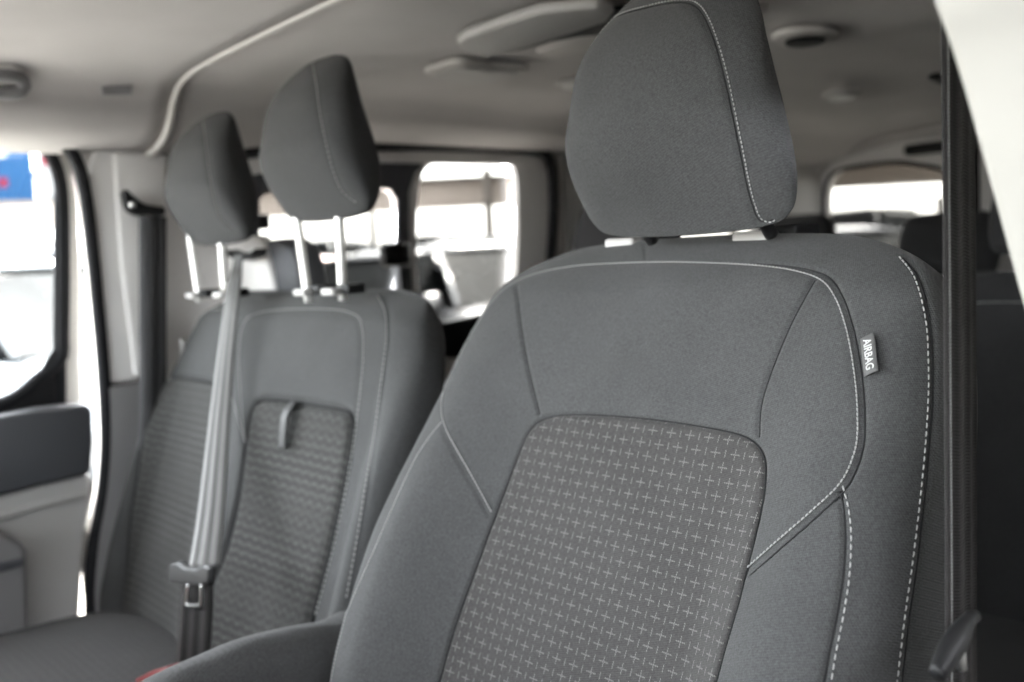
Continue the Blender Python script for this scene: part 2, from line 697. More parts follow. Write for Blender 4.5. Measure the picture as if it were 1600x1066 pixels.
def ccw(pts):
    a = 0
    for i in range(len(pts)):
        x1, y1 = pts[i][0], pts[i][1]
        x2, y2 = pts[(i + 1) % len(pts)][0], pts[(i + 1) % len(pts)][1]
        a += x1 * y2 - x2 * y1
    return pts if a > 0 else pts[::-1]


class Soft:
    """upholstered body in its own frame (u across, v up the back, n to the front)"""

    def __init__(s, name, verts, faces, mat, parent, frame):
        s.V = np.array(verts)
        s.F = faces
        s.frame = frame
        s.inv = frame.inverted()
        s.name, s.mat, s.parent = name, mat, parent
        s.bvh = BVHTree.FromPolygons([Vector(v) for v in s.V], faces)
        s.V0 = s.V.copy()

    def trace(s, pts, n=10, step=0.003, local=False):
        """survey marks -> curve lying on the surface (local coordinates)"""
        out = []
        q = catmull([(a, b, 0) for a, b in pts], n)
        o = s.inv @ CAM
        for c in q:
            d = (s.inv.to_3x3() @ ray(c.x, c.y)).normalized()
            loc, nr, i, dist = s.bvh.ray_cast(o, d)
            if loc is None:
                # just past the silhouette: take the nearest surface point to the line of sight
                best = None
                for k in range(60):
                    x = o + d * (0.4 + k * 0.03)
                    l2, n2, i2, d2 = s.bvh.find_nearest(x)
                    if best is None or d2 < best[1]:
                        best = (l2, d2)
                x0 = best[0]
                t = (x0 - o).dot(d)
                l2, n2, i2, d2 = s.bvh.find_nearest(o + d * t)
                loc = l2
            out.append(loc.copy())
        return resample(out, step=step)

    def front(s, uv):
        out = []
        for u, v in uv:
            loc, nr, i, d = s.bvh.ray_cast(Vector((u, v, 0.5)), Vector((0, 0, -1)))
            if loc is None:
                loc, nr, i, d = s.bvh.find_nearest(Vector((u, v, 0)))
            out.append(loc)
        return out

    def groove(s, curve, depth=0.0028, sig=0.0028):
        kd = KDTree(len(curve))
        for i, c in enumerate(curve): kd.insert(c, i)
        kd.balance()
        me = bpy.data.meshes.new('tmp')
        me.from_pydata([tuple(v) for v in s.V0], [], s.F)
        me.update()
        nr = np.zeros(len(s.V0) * 3)
        me.vertex_normals.foreach_get('vector', nr) if hasattr(me, 'vertex_normals') else me.vertices.foreach_get('normal', nr)
        nr = nr.reshape(-1, 3)
        bpy.data.meshes.remove(me)
        C = np.array([tuple(c) for c in curve])
        lo, hi = C.min(0) - 4 * sig, C.max(0) + 4 * sig
        idx = np.where(np.all((s.V0 > lo) & (s.V0 < hi), axis=1))[0]
        for i in idx:
            co, k, d = kd.find(s.V0[i])
            if d < 4 * sig:
                s.V[i] -= nr[i] * depth * math.exp(-(d / sig) ** 2)

    def build(s, smooth=True):
        o = mesh_obj(s.name, s.V, s.F, s.mat, s.parent)
        s.obj = o
        if s.parent is not None and s.parent.get('category'):
            bpy.context.view_layer.update()
            o.parent = s.parent
            o.matrix_parent_inverse = s.parent.matrix_world.inverted()
            o.matrix_world = s.frame
        return o

    def normal(s, p):
        l, n, i, d = s.bvh.find_nearest(p)
        return n

    def stitches(s, curves, dash=0.0048, gap=0.0022, r=0.0008, lift=0.0006, name='stitching', mat=None):
        for cv in curves:
            verts, faces = [], []
            cv = resample(cv, step=0.0008)
            L = (len(cv) - 1) * 0.0008
            per = int(round((dash + gap) / 0.0008))
            dn = int(round(dash / 0.0008))
            i = 0
            while i + dn < len(cv):
                seg = [cv[i], cv[i + dn // 3], cv[i + 2 * dn // 3], cv[i + dn]]
                pp = []
                for j, q in enumerate(seg):
                    nr = s.normal(q)
                    k = (0.35, 1, 1, 0.35)[j]
                    pp.append(q + nr * (lift * k))
                tube_data(pp, lambda t: r * (0.7 + 0.3 * math.sin(math.pi * t)), 6, verts, faces)
                i += per
            o = mesh_obj(name, verts, faces, mat or M['thread'], s.obj)
        return o

    def cord(s, curves, r=0.0009, lift=-0.0022, name='seam'):  # dark tube laid in a groove to paint in the crease's shade
        for cv in curves:
            verts, faces = [], []
            cv = resample(cv, step=0.003)
            tube_data([q + s.normal(q) * lift for q in cv], r, 6, verts, faces)
            mesh_obj(name, verts, faces, M['seam'], s.obj)


def seat_frame(x, y, z, recline):
    v = Vector((0, math.sin(recline), math.cos(recline)))
    n = Vector((0, -math.cos(recline), math.sin(recline)))
    u = Vector((1, 0, 0))
    return Matrix(((u.x, v.x, n.x, x), (u.y, v.y, n.y, y), (u.z, v.z, n.z, z), (0, 0, 0, 1)))


def shift_px(pts, dx, dy=0):
    return [(a + dx, b + dy) for a, b in pts]


def pillow(soft, poly_uv, mat, name='insert_panel', lift=0.004, edge=-0.004, n_th=220, n_r=70, c=None, soft_=0.0025):
    """separate padded panel set into a cushion: follows the cushion surface, edge tucked in"""
    O = resample([(a, b, 0) for a, b in poly_uv], n=n_th, closed=True)
    if c is None:
        c = sum(O, Vector()) / len(O)
    else:
        c = Vector((c[0], c[1], 0))
    rs = [(k / n_r) ** 0.8 for k in range(1, n_r + 1)]
    rs += [1.004]
    uvs = [(c.x, c.y)]
    for r in rs:
        for p in O:
            q = c + (p - c) * r
            uvs.append((q.x, q.y))
    base = soft.front(uvs)
    verts = []
    for i, b in enumerate(base):
        if i == 0:
            r = 0; e = 1
        else:
            r = rs[(i - 1) // n_th]
        # distance to edge approx
            p = O[(i - 1) % n_th]
            dist = (1 - r) * (p - c).length
            e = 1 - math.exp(-max(dist, 0) / soft_)
        z = b.z + edge + (lift - edge) * e
        if r > 1.001: z = b.z - 0.02
        verts.append(Vector((uvs[i][0], uvs[i][1], z)))
    faces = []
    for i in range(n_th):
        faces.append((0, 1 + i, 1 + (i + 1) % n_th))
    for j in range(len(rs) - 1):
        for i in range(n_th):
            k = (i + 1) % n_th
            a = 1 + j * n_th
            b = a + n_th
            faces.append((a + i, b + i, b + k, a + k))
    return mesh_obj(name, verts, faces, mat, soft.obj)


# ================================================================== GROUND and far setting
def add_ground():
    v = [(-400, -400, 0), (400, -400, 0), (400, 400, 0), (-400, 400, 0)]
    m = base_mat('asphalt', (0.12, 0.117, 0.11), 0.9, noise=0.25, nscale=0.8)
    o = mesh_obj('ground', v, [(0, 1, 2, 3)], m, smooth=False)
    tag(o, 'pale sunlit yard paving outside the van', 'ground', kind='structure')
add_ground()

# ================================================================== VAN BODY
WX = -0.78            # inner face of the passenger side wall
van = empty('van_body', (0, 0, 0.35), 'van cabin shell with grey headliner, pale pillar trims and white painted door frame', 'van body')


def V_(o):
    attach(o, van)
    return o


# headliner: swept arch, a front panel and a rear panel that meet at a raised trim rib
PROF = [(-0.795, 1.815), (-0.76, 1.820), (-0.72, 1.828), (-0.685, 1.842), (-0.655, 1.868), (-0.632, 1.900), (-0.59, 1.926), (-0.50, 1.938), (-0.30, 1.945), (0.0, 1.950)]
PROF = PROF + [(-x, z) for x, z in PROF[:-1][::-1]]
PC = catmull([(x, 0, z) for x, z in PROF], 6)


def roof_piece(name, y0, y1, ny, dz, mat, zf=lambda y: 0.0, th=0.0):
    verts, faces = [], []
    n = len(PC)
    for j in range(ny + 1):
        y = y0 + (y1 - y0) * j / ny
        for p in PC:
            k = smooth01(np.array(p.z), 1.80, 1.92)
            lift = 0.038 * float(smooth01(np.array(y), 0.72, 1.15)) * (1 - k)
            verts.append((p.x, y, p.z + (dz + zf(y)) * float(k) + float(lift)))
    for j in range(ny):
        for i in range(n - 1):
            a = j * n + i
            faces.append((a, a + n, a + n + 1, a + 1))
    o = mesh_obj(name, verts, faces, mat)
    s = o.modifiers.new('solid', 'SOLIDIFY')
    s.thickness = 0.03
    s.offset = -1
    return V_(o)


def zrear(y):
    # shallow cross humps pressed into the rear headliner and a gentle fall to the tailgate
    return -0.010 * math.exp(-((y - 1.55) / 0.12) ** 2) - 0.012 * math.exp(-((y - 2.25) / 0.10) ** 2) - 0.006 * max(0, (y - 1.5)) ** 1.5


def zfront(y):
    return -0.06 * max(0, (0.25 - y)) ** 1.3


hl = roof_piece('headliner', 0.70, 3.06, 60, 0.0, M['felt'], zrear)
hl2 = roof_piece('headliner', -0.33, 0.70, 30, -0.006, M['felt'], zfront)
# raised rib where the two panels meet
rib = []
for p in PC:
    if p.z > 1.80 and p.x < 0.70:
        rib.append(Vector((p.x * 0.998, 0.705, p.z - 0.004)))
V_(tube('headliner_rib', rib, 0.0065, M['felt_trim'], seg=12))

# passenger side: pillar between front door and sliding door
door_edge = [(-120, 196), (0, 197), (55, 203), (92, 218), (118, 246), (133, 300), (143, 380), (152, 470), (160, 560), (165, 640), (166, 700), (160, 770), (147, 840), (141, 900), (143, 960), (146, 1100)]
edge = resample(catmull(mX(WX, *door_edge), 8), n=90)
yb = 0.86
polyB = [Vector((WX, yb, 1.86)), Vector((WX, yb, 0.45)), Vector((WX, edge[-1].y, 0.45))] + edge[::-1] + [Vector((WX, edge[0].y, 1.86))]
V_(plate('pillar_panel', polyB, (-1, 0, 0), 0.05, M['pillar'], bev=0.006))
# raised upper trim of that pillar and its darker lower trim
pu = mX(WX + 0.014, (150, 232), (252, 236), (262, 240), (262, 360), (250, 500), (226, 592), (166, 600), (158, 560), (150, 440), (143, 330), (140, 262))
V_(plate('pillar_upper_trim', resample(pu, n=60, closed=True), (-1, 0, 0), 0.022, M['pillar'], bev=0.006))
pu2 = mX(WX + 0.022, (178, 238), (262, 240), (262, 560), (232, 588), (212, 588), (190, 420))
V_(plate('pillar_cover', pu2, (-1, 0, 0), 0.016, M['pillar'], bev=0.006))
pl = mX(WX + 0.022, (166, 604), (228, 596), (262, 600), (262, 1100), (141, 1100), (138, 960), (150, 840), (164, 740), (168, 660))
V_(plate('pillar_lower_trim', resample(pl, n=60, closed=True), (-1, 0, 0), 0.03, M['mgrey'], bev=0.008))
# rubber seal round the door opening
seal = resample(catmull([p + Vector((0.012, 0, 0)) for p in mX(WX, *shift_px(door_edge, -3, 4))], 8), step=0.01)
V_(tube('door_seal', seal, 0.011, M['rubber'], seg=10))
# wall above and below the sliding door, and the rear quarter
V_(box('roof_rail', (WX - 0.03, 1.95, 1.885), (0.05, 2.3, 0.06), M['felt']))
quarter = [Vector((WX, 1.80, 1.88)), Vector((WX, 3.06, 1.88)), Vector((WX, 3.06, 0.45)), Vector((WX, 1.80, 0.45))]
qw = catmull([Vector((WX, y, z)) for y, z in ((2.02, 1.50), (2.02, 1.74), (2.07, 1.80), (2.3, 1.81), (2.62, 1.80), (2.68, 1.74), (2.69, 1.50), (2.63, 1.44), (2.35, 1.43), (2.07, 1.44))], 6, True)
V_(ring('quarter_panel', quarter, qw, (-1, 0, 0), 0.05, M['trim'], n=120, bev=0.003))
V_(plate('quarter_window', [p + Vector((-0.03, 0, 0)) for p in qw], (-1, 0, 0), 0.004, M['privacy']))
# driver side wall behind the front door
DX = 0.80
V_(plate('side_panel', [Vector((DX, 0.95, 1.90)), Vector((DX, 3.06, 1.86)), Vector((DX, 3.06, 0.45)), Vector((DX, 0.95, 0.45))], (1, 0, 0), 0.05, M['black'], bev=0.004))
# white painted body pillar at the driver door
pe = [(1395, -260), (1425, -120), (1452, 0), (1478, 70), (1503, 150), (1528, 240), (1556, 340), (1583, 440), (1604, 520), (1640, 700), (1668, 900), (1685, 1150)]
pedge = resample(catmull(mX(DX, *pe), 8), n=60)
poly = pedge + [Vector((DX, 1.0, pedge[-1].z)), Vector((DX, 1.0, pedge[0].z))]
V_(plate('driver_pillar', poly, (1, 0, 0), 0.06, M['cream_paint'], bev=0.012))
V_(box('floor_pan', (0, 1.2, 0.62), (1.7, 4.2, 0.04), M['carpet']))
V_(box('door_sill', (WX - 0.03, -0.2, 0.66), (0.06, 1.6, 0.12), M['mgrey'], bev=0.01))

# tailgate surround at the back
YT = 3.02
go = [Vector((-0.86, YT, 2.0)), Vector((0.86, YT, 2.0)), Vector((0.86, YT, 0.5)), Vector((-0.86, YT, 0.5))]
V_(ring('rear_opening_trim', go,
        [Vector((-0.79, YT, 1.20)), Vector((-0.79, YT, 1.74)), Vector((-0.775, YT, 1.82)), Vector((-0.72, YT, 1.86)), Vector((-0.5, YT, 1.895)), Vector((0, YT, 1.905)), Vector((0.5, YT, 1.895)), Vector((0.70, YT, 1.835)), Vector((0.76, YT, 1.80)), Vector((0.79, YT, 1.74)), Vector((0.79, YT, 1.20)), Vector((0.79, YT, 0.7)), Vector((-0.79, YT, 0.7))],
        (0, 1, 0), 0.04, M['felt']))

# front end of the cabin: dashboard, cowl and windscreen
dash = [(-0.28, 1.20), (-0.33, 1.33), (-0.42, 1.37), (-0.70, 1.36), (-0.90, 1.33), (-0.90, 0.60), (-0.45, 0.60), (-0.42, 0.95)]
V_(plate('dashboard', [Vector((-0.77, y, z)) for y, z in dash], (1, 0, 0), 1.50, M['black'], bev=0.03))
V_(plate('bonnet', [Vector((-0.85, y, z)) for y, z in ((-0.91, 1.31), (-1.6, 1.12), (-1.85, 0.95), (-1.9, 0.4), (-0.91, 0.4))], (1, 0, 0), 1.70, M['paint'], bev=0.05))
V_(plate('windscreen', [Vector((-0.72, -0.905, 1.32)), Vector((0.72, -0.905, 1.32)), Vector((0.62, -0.33, 1.90)), Vector((-0.62, -0.33, 1.90))], (0, -0.7, 0.7), 0.005, M['glass']))
for sx in (-1, 1):
    V_(tube('front_pillar', [(sx * 0.76, -0.93, 1.32), (sx * 0.70, -0.35, 1.88)], 0.035, M['pillar'] if sx < 0 else M['paint']))
V_(box('outer_roof', (0, 1.38, 2.03), (1.66, 3.5, 0.03), M['paint'], bev=0.012))

# ------------------------------------------------------------------ tailgate
YG = 3.07
XC = on(1525, 290, 1, YG).x
XR = on(1493, 300, 1, YG).x
tin1 = mY(YG, (1290, 372), (1288, 330), (1291, 290), (1302, 272), (1330, 262), (1400, 254), (1440, 259), (1474, 266), (1490, 282), (1493, 310))
tin1 += [Vector((XR + 0.004, YG, 1.56)), Vector((XR - 0.03, YG, 1.51)), Vector((tin1[0].x + 0.03, YG, 1.51)), Vector((tin1[0].x + 0.005, YG, 1.55))]
tin2 = [Vector((x_, YG, z_)) for x_, z_ in ((0.02, 1.55), (0.02, 1.74), (0.06, 1.80), (0.3, 1.815), (0.60, 1.80), (0.66, 1.74), (0.66, 1.55), (0.60, 1.51), (0.06, 1.51))]
for xa, xb, tt, lab_ in ((-0.83, XC - 0.006, tin1, 'pale trimmed rear door whose window shows between the driver headrest and the belt'),
                         (XC + 0.006, 0.83, tin2, 'rear door at the right end, its pale inner edge just right of the driver belt')):
    tg = empty('rear_door', ((xa + xb) / 2, YG, 0.7), lab_, 'door', 'rear cargo doors')
    tout = [Vector((xa, YG, 2.0)), Vector((xb, YG, 2.0)), Vector((xb, YG, 0.6)), Vector((xa, YG, 0.6))]
    cgl = catmull(tt, 5, True)
    attach(ring('trim_panel', tout, cgl, (0, 1, 0), 0.05, M['pillar'], n=160, bev=0.004), tg)
    attach(tube('window_seal', [p + Vector((0, -0.002, 0)) for p in resample(cgl, n=140, closed=True)], 0.007, M['rubber'], closed=True), tg)
    attach(plate('window_glass', [p + Vector((0, 0.03, 0)) for p in cgl], (0, 1, 0), 0.004, M['privacy']), tg)
V_(tube('rear_door_seal', [(XC, YG - 0.006, 1.93), (XC, YG - 0.006, 0.7)], 0.012, M['rubber']))
V_(box('door_catch_cover', on(1462, 232, 1, YG - 0.02) + Vector((0.03, -0.03, 0.0)), (0.22, 0.05, 0.035), M['black'], bev=0.01))

# ------------------------------------------------------------------ sliding door
sl = empty('sliding_door', (WX, 1.35, 0.6), 'closed sliding side door with two rounded windows behind the double seat', 'sliding door')
XS = WX - 0.03
sdo = [Vector((XS, 0.86, 1.90)), Vector((XS, 1.79, 1.90)), Vector((XS, 1.79, 0.6)), Vector((XS, 0.86, 0.6))]
w2 = [(652, 276), (668, 258), (700, 253), (780, 255), (797, 268), (802, 320), (800, 420), (788, 500), (740, 512), (680, 508), (652, 480), (644, 400), (645, 320)]
w1 = [(400, 330), (398, 318), (412, 304), (470, 296), (590, 296), (612, 300), (620, 318), (622, 380), (618, 440), (600, 480), (500, 500), (420, 480), (400, 420)]
W2 = catmull(mX(XS, *w2), 6, True)
W1 = catmull(mX(XS, *w1), 6, True)
ym = (on(633, 380, 0, XS)).y
o1 = [Vector((XS, 0.86, 1.90)), Vector((XS, ym, 1.90)), Vector((XS, ym, 1.2)), Vector((XS, 0.86, 1.2))]
o2 = [Vector((XS, ym, 1.90)), Vector((XS, 1.86, 1.90)), Vector((XS, 1.86, 1.2)), Vector((XS, ym, 1.2))]
attach(ring('front_window_panel', o1, W1, (1, 0, 0), 0.02, M['dgrey'], n=140, bev=0.003), sl)
attach(ring('rear_window_panel', o2, W2, (1, 0, 0), 0.02, M['pillar'], n=140, bev=0.003), sl)
attach(plate('lower_panel', [Vector((XS, 0.86, 1.2)), Vector((XS, 1.86, 1.2)), Vector((XS, 1.86, 0.6)), Vector((XS, 0.86, 0.6))], (1, 0, 0), 0.02, M['dgrey']), sl)
for nm, wv, gm in (('window_glass', W1, 'side_glass'), ('window_glass', W2, 'side_glass')):
    attach(plate(nm, [p + Vector((-0.02, 0, 0)) for p in wv], (-1, 0, 0), 0.004, M[gm]), sl)
# dark surround of the panes: header, divider and seal strip at the rear edge of the door
hdr = mX(XS + 0.034, (380, 250), (470, 240), (560, 236), (700, 236), (800, 239), (840, 243), (850, 256), (852, 262), (800, 258), (700, 256), (560, 254), (470, 258), (385, 276))
attach(plate('header_trim', hdr, (-1, 0, 0), 0.014, M['pillar'], bev=0.004), sl)
hd = mX(XS + 0.030, (372, 285), (400, 262), (560, 248), (700, 240), (806, 243), (800, 256), (785, 251), (700, 249), (668, 254), (650, 270), (640, 300), (640, 370), (640, 470), (632, 520), (622, 520), (628, 470), (622, 380), (622, 312), (612, 296), (590, 291), (470, 291), (412, 298), (392, 318))
attach(plate('window_surround', hd, (-1, 0, 0), 0.012, M['dgrey'], bev=0.003), sl)
sealp = [(380, 232), (470, 228), (560, 226), (640, 227), (720, 229), (800, 232), (838, 234), (856, 243), (864, 270), (865, 330), (861, 400), (856, 470), (850, 560)]
attach(tube('door_seal', resample(catmull(mX(WX + 0.004, *sealp), 8), step=0.02), 0.013, M['rubber']), sl)
lp = on(402, 347, 0, XS + 0.04)
attach(box('window_catch', lp, (0.02, 0.05, 0.03), M['black'], bev=0.006), sl)
lp = on(618, 398, 0, XS + 0.04)
attach(box('window_latch', lp, (0.03, 0.075, 0.055), M['black'], bev=0.012), sl)
sill = mX(XS + 0.028, (560, 500), (700, 502), (806, 480), (850, 500), (850, 560), (560, 560))
attach(plate('window_sill', sill, (-1, 0, 0), 0.02, M['black'], bev=0.006), sl)

# ------------------------------------------------------------------ front passenger door (ajar)
XD = WX - 0.045
pdr = empty('passenger_door', (XD, -0.5, 0.6), 'front passenger door with black edged window and two tone grey trim, left of the double seat', 'door')
win = [(-600, 330), (-420, 250), (-200, 214), (0, 206), (38, 211), (66, 228), (86, 262), (95, 310), (97, 420), (96, 520), (93, 560), (60, 590), (20, 622), (-40, 640), (-300, 700), (-600, 740)]
WD = resample(catmull(mX(XD, *win), 6, True), n=160, closed=True)
dout = mX(XD, (-760, 190), (-300, 182), (0, 192), (46, 198), (80, 214), (108, 248), (121, 310), (126, 420), (127, 520), (128, 600), (130, 640), (140, 700), (138, 800), (129, 880), (125, 960), (125, 1150), (-760, 1200))
attach(ring('door_frame', resample(dout, n=80, closed=True), WD, (-1, 0, 0), 0.03, M['paint'], n=220, bev=0.004), pdr)
attach(tube('window_seal', [p + Vector((0.006, 0, 0)) for p in WD], 0.012, M['rubber'], closed=True, seg=10), pdr)
attach(plate('window_glass', [p + Vector((-0.012, 0, 0)) for p in WD], (-1, 0, 0), 0.004, M['door_glass']), pdr)
tri = mX(XD + 0.012, (84, 545), (88, 632), (-30, 662), (20, 622), (60, 586))
fb = mX(XD + 0.010, (86, 300), (104, 300), (105, 420), (104, 640), (86, 640), (85, 520), (86, 420))
attach(plate('window_bar', fb, (-1, 0, 0), 0.014, M['rubber'], bev=0.003), pdr)
attach(plate('corner_cover', tri, (-1, 0, 0), 0.016, M['black'], bev=0.004), pdr)
ut = mX(XD + 0.045, (-500, 760), (-200, 690), (0, 650), (60, 638), (134, 631), (146, 640), (147, 690), (143, 742), (60, 760), (0, 776), (-200, 830), (-500, 930))
attach(plate('upper_trim', ut, (-1, 0, 0), 0.05, M['dgrey'], bev=0.012), pdr)
lt = mX(XD + 0.030, (-500, 925), (-200, 826), (0, 773), (60, 757), (144, 740), (141, 800), (130, 880), (126, 960), (122, 1150), (-500, 1200))
attach(plate('lower_trim', lt, (-1, 0, 0), 0.03, M['trim'], bev=0.01), pdr)
cr = mX(XD + 0.040, (-500, 980), (-200, 870), (0, 815), (60, 795), (134, 778), (136, 770), (60, 785), (0, 803), (-200, 856), (-500, 960))
attach(plate('trim_crease', cr, (-1, 0, 0), 0.008, M['trim'], bev=0.003), pdr)
ar = mX(XD + 0.11, (-200, 800), (0, 833), (36, 850), (44, 862), (46, 960), (46, 1100), (-200, 1100))
attach(plate('armrest_pocket', ar, (-1, 0, 0), 0.08, M['mgrey'], bev=0.012), pdr)
ar2 = mX(XD + 0.116, (-200, 850), (0, 880), (38, 872), (38, 884), (0, 896), (-200, 866))
attach(plate('pocket_lip', ar2, (-1, 0, 0), 0.01, M['dgrey'], bev=0.003), pdr)

# driver door, out of view, swung wide open to block front-right sky light
ddr = empty('driver_door', (0.86, -0.72, 0.6), 'open front door on the driver side of the van', 'door')
ddr.rotation_euler = (0, 0, rad(-68))
ow = [Vector((0, y, z)) for y, z in ((0.05, 1.30), (0.30, 1.62), (0.55, 1.80), (1.0, 1.84), (1.12, 1.78), (1.15, 1.62), (1.15, 1.30))]
ow = [p - Vector((0, 0, 0.6)) for p in ow]
og = [Vector((0, y, z - 0.6)) for y, z in ((-0.02, 0.60), (-0.02, 1.30), (0.30, 1.70), (0.52, 1.87), (1.0, 1.90), (1.20, 1.84), (1.24, 1.60), (1.24, 0.60))]
ring('door_frame', og, resample(ow, n=60, closed=True), (1, 0, 0), 0.04, M['paint'], ddr, n=120)
plate('window_glass', ow, (1, 0, 0), 0.004, M['glass'], ddr)
plate('trim_panel', [Vector((-0.045, y, z - 0.6)) for y, z in ((0.03, 0.66), (0.03, 1.26), (1.18, 1.27), (1.18, 0.66))], (1, 0, 0), 0.04, M['dgrey'], ddr, bev=0.015)
box('armrest', (-0.09, 0.65, 0.38), (0.09, 0.5, 0.06), M['dgrey'], ddr, bev=0.02)

# ================================================================== CEILING FITTINGS
def zroof(x, y):
    p = min(PC, key=lambda q: abs(q.x - x))
    return p.z + (zrear(y) if y > 0.7 else zfront(y) - 0.006)


ZR = 1.94
def onroof(px, py, z=ZR):
    return on(px, py, 2, z)


# overhead air vent, a wedge shaped housing
vent = empty('overhead_vent', onroof(820, 50), 'long pale wedge shaped vent housing on the ceiling left of the big headrest', 'ceiling vent')
vp = [onroof(a, b) for a, b in ((713, 54), (726, 44), (780, 24), (838, 5), (870, 0), (935, -6), (960, 4), (948, 18), (890, 38), (820, 60), (760, 77), (738, 72), (720, 62))]
o = plate('housing', vp, (0, 0, -1), 0.016, M['trim'], bev=0.006); attach(o, vent)
vp2 = [onroof(a, b, ZR - 0.004) for a, b in ((752, 80), (830, 60), (960, 16), (1000, 10), (1000, 50), (905, 58), (860, 66), (790, 84))]
o = plate('vent_shadow', vp2, (0, 0, 1), 0.006, M['black'], bev=0.001); attach(o, vent)  # black plate standing in for the shadow wedge below the housing
vp3 = [onroof(a, b, ZR - 0.002) for a, b in ((838, 84), (905, 60), (985, 44), (985, 66), (905, 84), (862, 92))]
o = plate('rear_lip', vp3, (0, 0, 1), 0.012, M['felt_trim'], bev=0.004); attach(o, vent)


def roof_lamp(name, marks, label, lens_scale=0.78, th=0.012, mat='felt_trim', lens='mgrey', group=None, z=ZR, cat='ceiling lamp'):
    P = [onroof(a, b, z) for a, b in marks]
    c = sum(P, Vector()) / len(P)
    root = empty(name, c, label, cat, group)
    attach(plate('frame', resample(catmull(P, 5, True), n=60, closed=True), (0, 0, -1), th, M[mat], bev=th * 0.45), root)
    Q = [c + (p - c) * lens_scale + Vector((0, 0, -th - 0.0015)) for p in P]
    attach(plate('lens', resample(catmull(Q, 5, True), n=60, closed=True), (0, 0, -1), 0.003, M[lens], bev=0.0012), root)
    return root


roof_lamp('ceiling_lamp', ((663, 106), (690, 94), (722, 88), (770, 95), (826, 100), (792, 112), (752, 122), (705, 118)), 'flat cabin lamp with pale rim on the ceiling behind the wedge vent', 0.80, 0.012, 'felt_trim', 'trim')
roof_lamp('ceiling_lamp', ((868, 128), (885, 122), (925, 118), (925, 128), (890, 134)), 'small pale ceiling lamp half hidden by the left edge of the big headrest', 0.7, 0.008, 'trim', 'lens')
roof_lamp('ceiling_lamp', ((1284, 148), (1296, 141), (1322, 138), (1345, 141), (1335, 147), (1305, 153)), 'small pale oval ceiling lamp behind the round vent', 0.7, 0.010, 'trim', 'lens', z=1.925)
rv = roof_lamp('ceiling_vent', ((1206, 52), (1215, 44), (1245, 38), (1285, 37), (1308, 41), (1306, 50), (1285, 58), (1250, 63), (1218, 61)), 'round flat ceiling vent ring right of the big headrest', 0.62, 0.014, 'felt_trim', 'black', cat='ceiling vent')
roof_lamp('ceiling_vent', ((1128, -10), (1160, -14), (1196, -8), (1200, 4), (1180, 14), (1150, 16), (1120, 8)), 'round ceiling vent at the top of the photo just behind the big headrest', 0.62, 0.014, 'felt_trim', 'black', cat='ceiling vent')
# sun visor clip / label on the front headliner
lab = [on(a, b, 1, 0.60) for a, b in ((158, 134), (204, 134), (205, 145), (160, 146))]
cc = roof_lamp('coat_hook', ((1450, 118), (1470, 114), (1500, 118), (1480, 126)), 'dark hook on the rear ceiling beside the driver belt', 0.6, 0.01, 'black', 'black', z=1.93, cat='hook')


def px_on_roof(px, py):
    """survey mark onto the headliner arch"""
    d = ray(px, py)
    for k in range(40, 600):
        q = CAM + d * (k * 0.005)
        zz = zroof(q.x, q.y)
        if q.z >= zz - 0.001:
            return q
    return q


gh = empty('grab_handle', px_on_roof(10, 120), 'grey folded grab handle at the left edge above the passenger window', 'grab handle')
hp = [px_on_roof(a, b) + Vector((0.006, 0, -0.008)) for a, b in ((-60, 112), (-20, 110), (15, 110), (32, 118), (34, 130), (20, 138), (-20, 140), (-60, 142))]
hv, hf = tube_data(resample(catmull(hp[:4] + hp[4:], 5), step=0.01), 0.011, 10)
attach(mesh_obj('grip', hv, hf, M['mgrey']), gh)
hb = [px_on_roof(a, b) + Vector((0.004, 0, -0.003)) for a, b in ((-70, 104), (20, 103), (42, 114), (46, 130), (30, 144), (-70, 148))]
attach(mesh_obj('mount_recess', hb + [p + Vector((-0.004, 0, 0.012)) for p in hb],
                [tuple(range(6)), (0, 1, 7, 6), (1, 2, 8, 7), (2, 3, 9, 8), (3, 4, 10, 9), (4, 5, 11, 10), (5, 0, 6, 11)], M['felt_trim'], smooth=False), gh)
lb = [px_on_roof(a, b) + Vector((0.003, 0, -0.003)) for a, b in ((158, 134), (204, 133), (205, 145), (160, 146))]
o = mesh_obj('warning_label', lb + [p + Vector((-0.002, 0, 0.003)) for p in lb], [(0, 1, 2, 3), (0, 1, 5, 4), (1, 2, 6, 5), (2, 3, 7, 6), (3, 0, 4, 7)], M['mgrey'], smooth=False)
tag(o, 'small grey rectangular sticker on the ceiling above the passenger pillar', 'sticker')

# ================================================================== DRIVER SEAT
DR = rad(22)
DF = seat_frame(0.402, 0.735, 1.572, DR)
dseat = empty('car_seat', (0.43, 0.60, 0.75), 'large grey driver seat in front with white stitching and cross patterned centre panel', 'seat')


def dfront(u, v, h):
    a = np.abs(u)
    B = 0.052 * smooth01(-v, 0.02, 0.34)
    wt = smooth01(h, -0.3, 0.7)
    f = B * smooth01(a, 0.125, 0.235)
    f = f + 0.014 * smooth01(a, 0.05, 0.26) * smooth01(-v, -0.05, 0.1)
    f = f - 0.030 * smooth01(a, 0.255, 0.33) * smooth01(-v, -0.05, 0.1)
    f = f + 0.016 * np.exp(-((v + 0.42) / 0.16) ** 2)
    f = f - 0.022 * smooth01(v, -0.02, 0.06)
    return f * wt


def sym(pts):
    return [(u, v, 0) for u, v in pts] + [(-u, v, 0) for u, v in pts[::-1] if abs(u) > 1e-6]


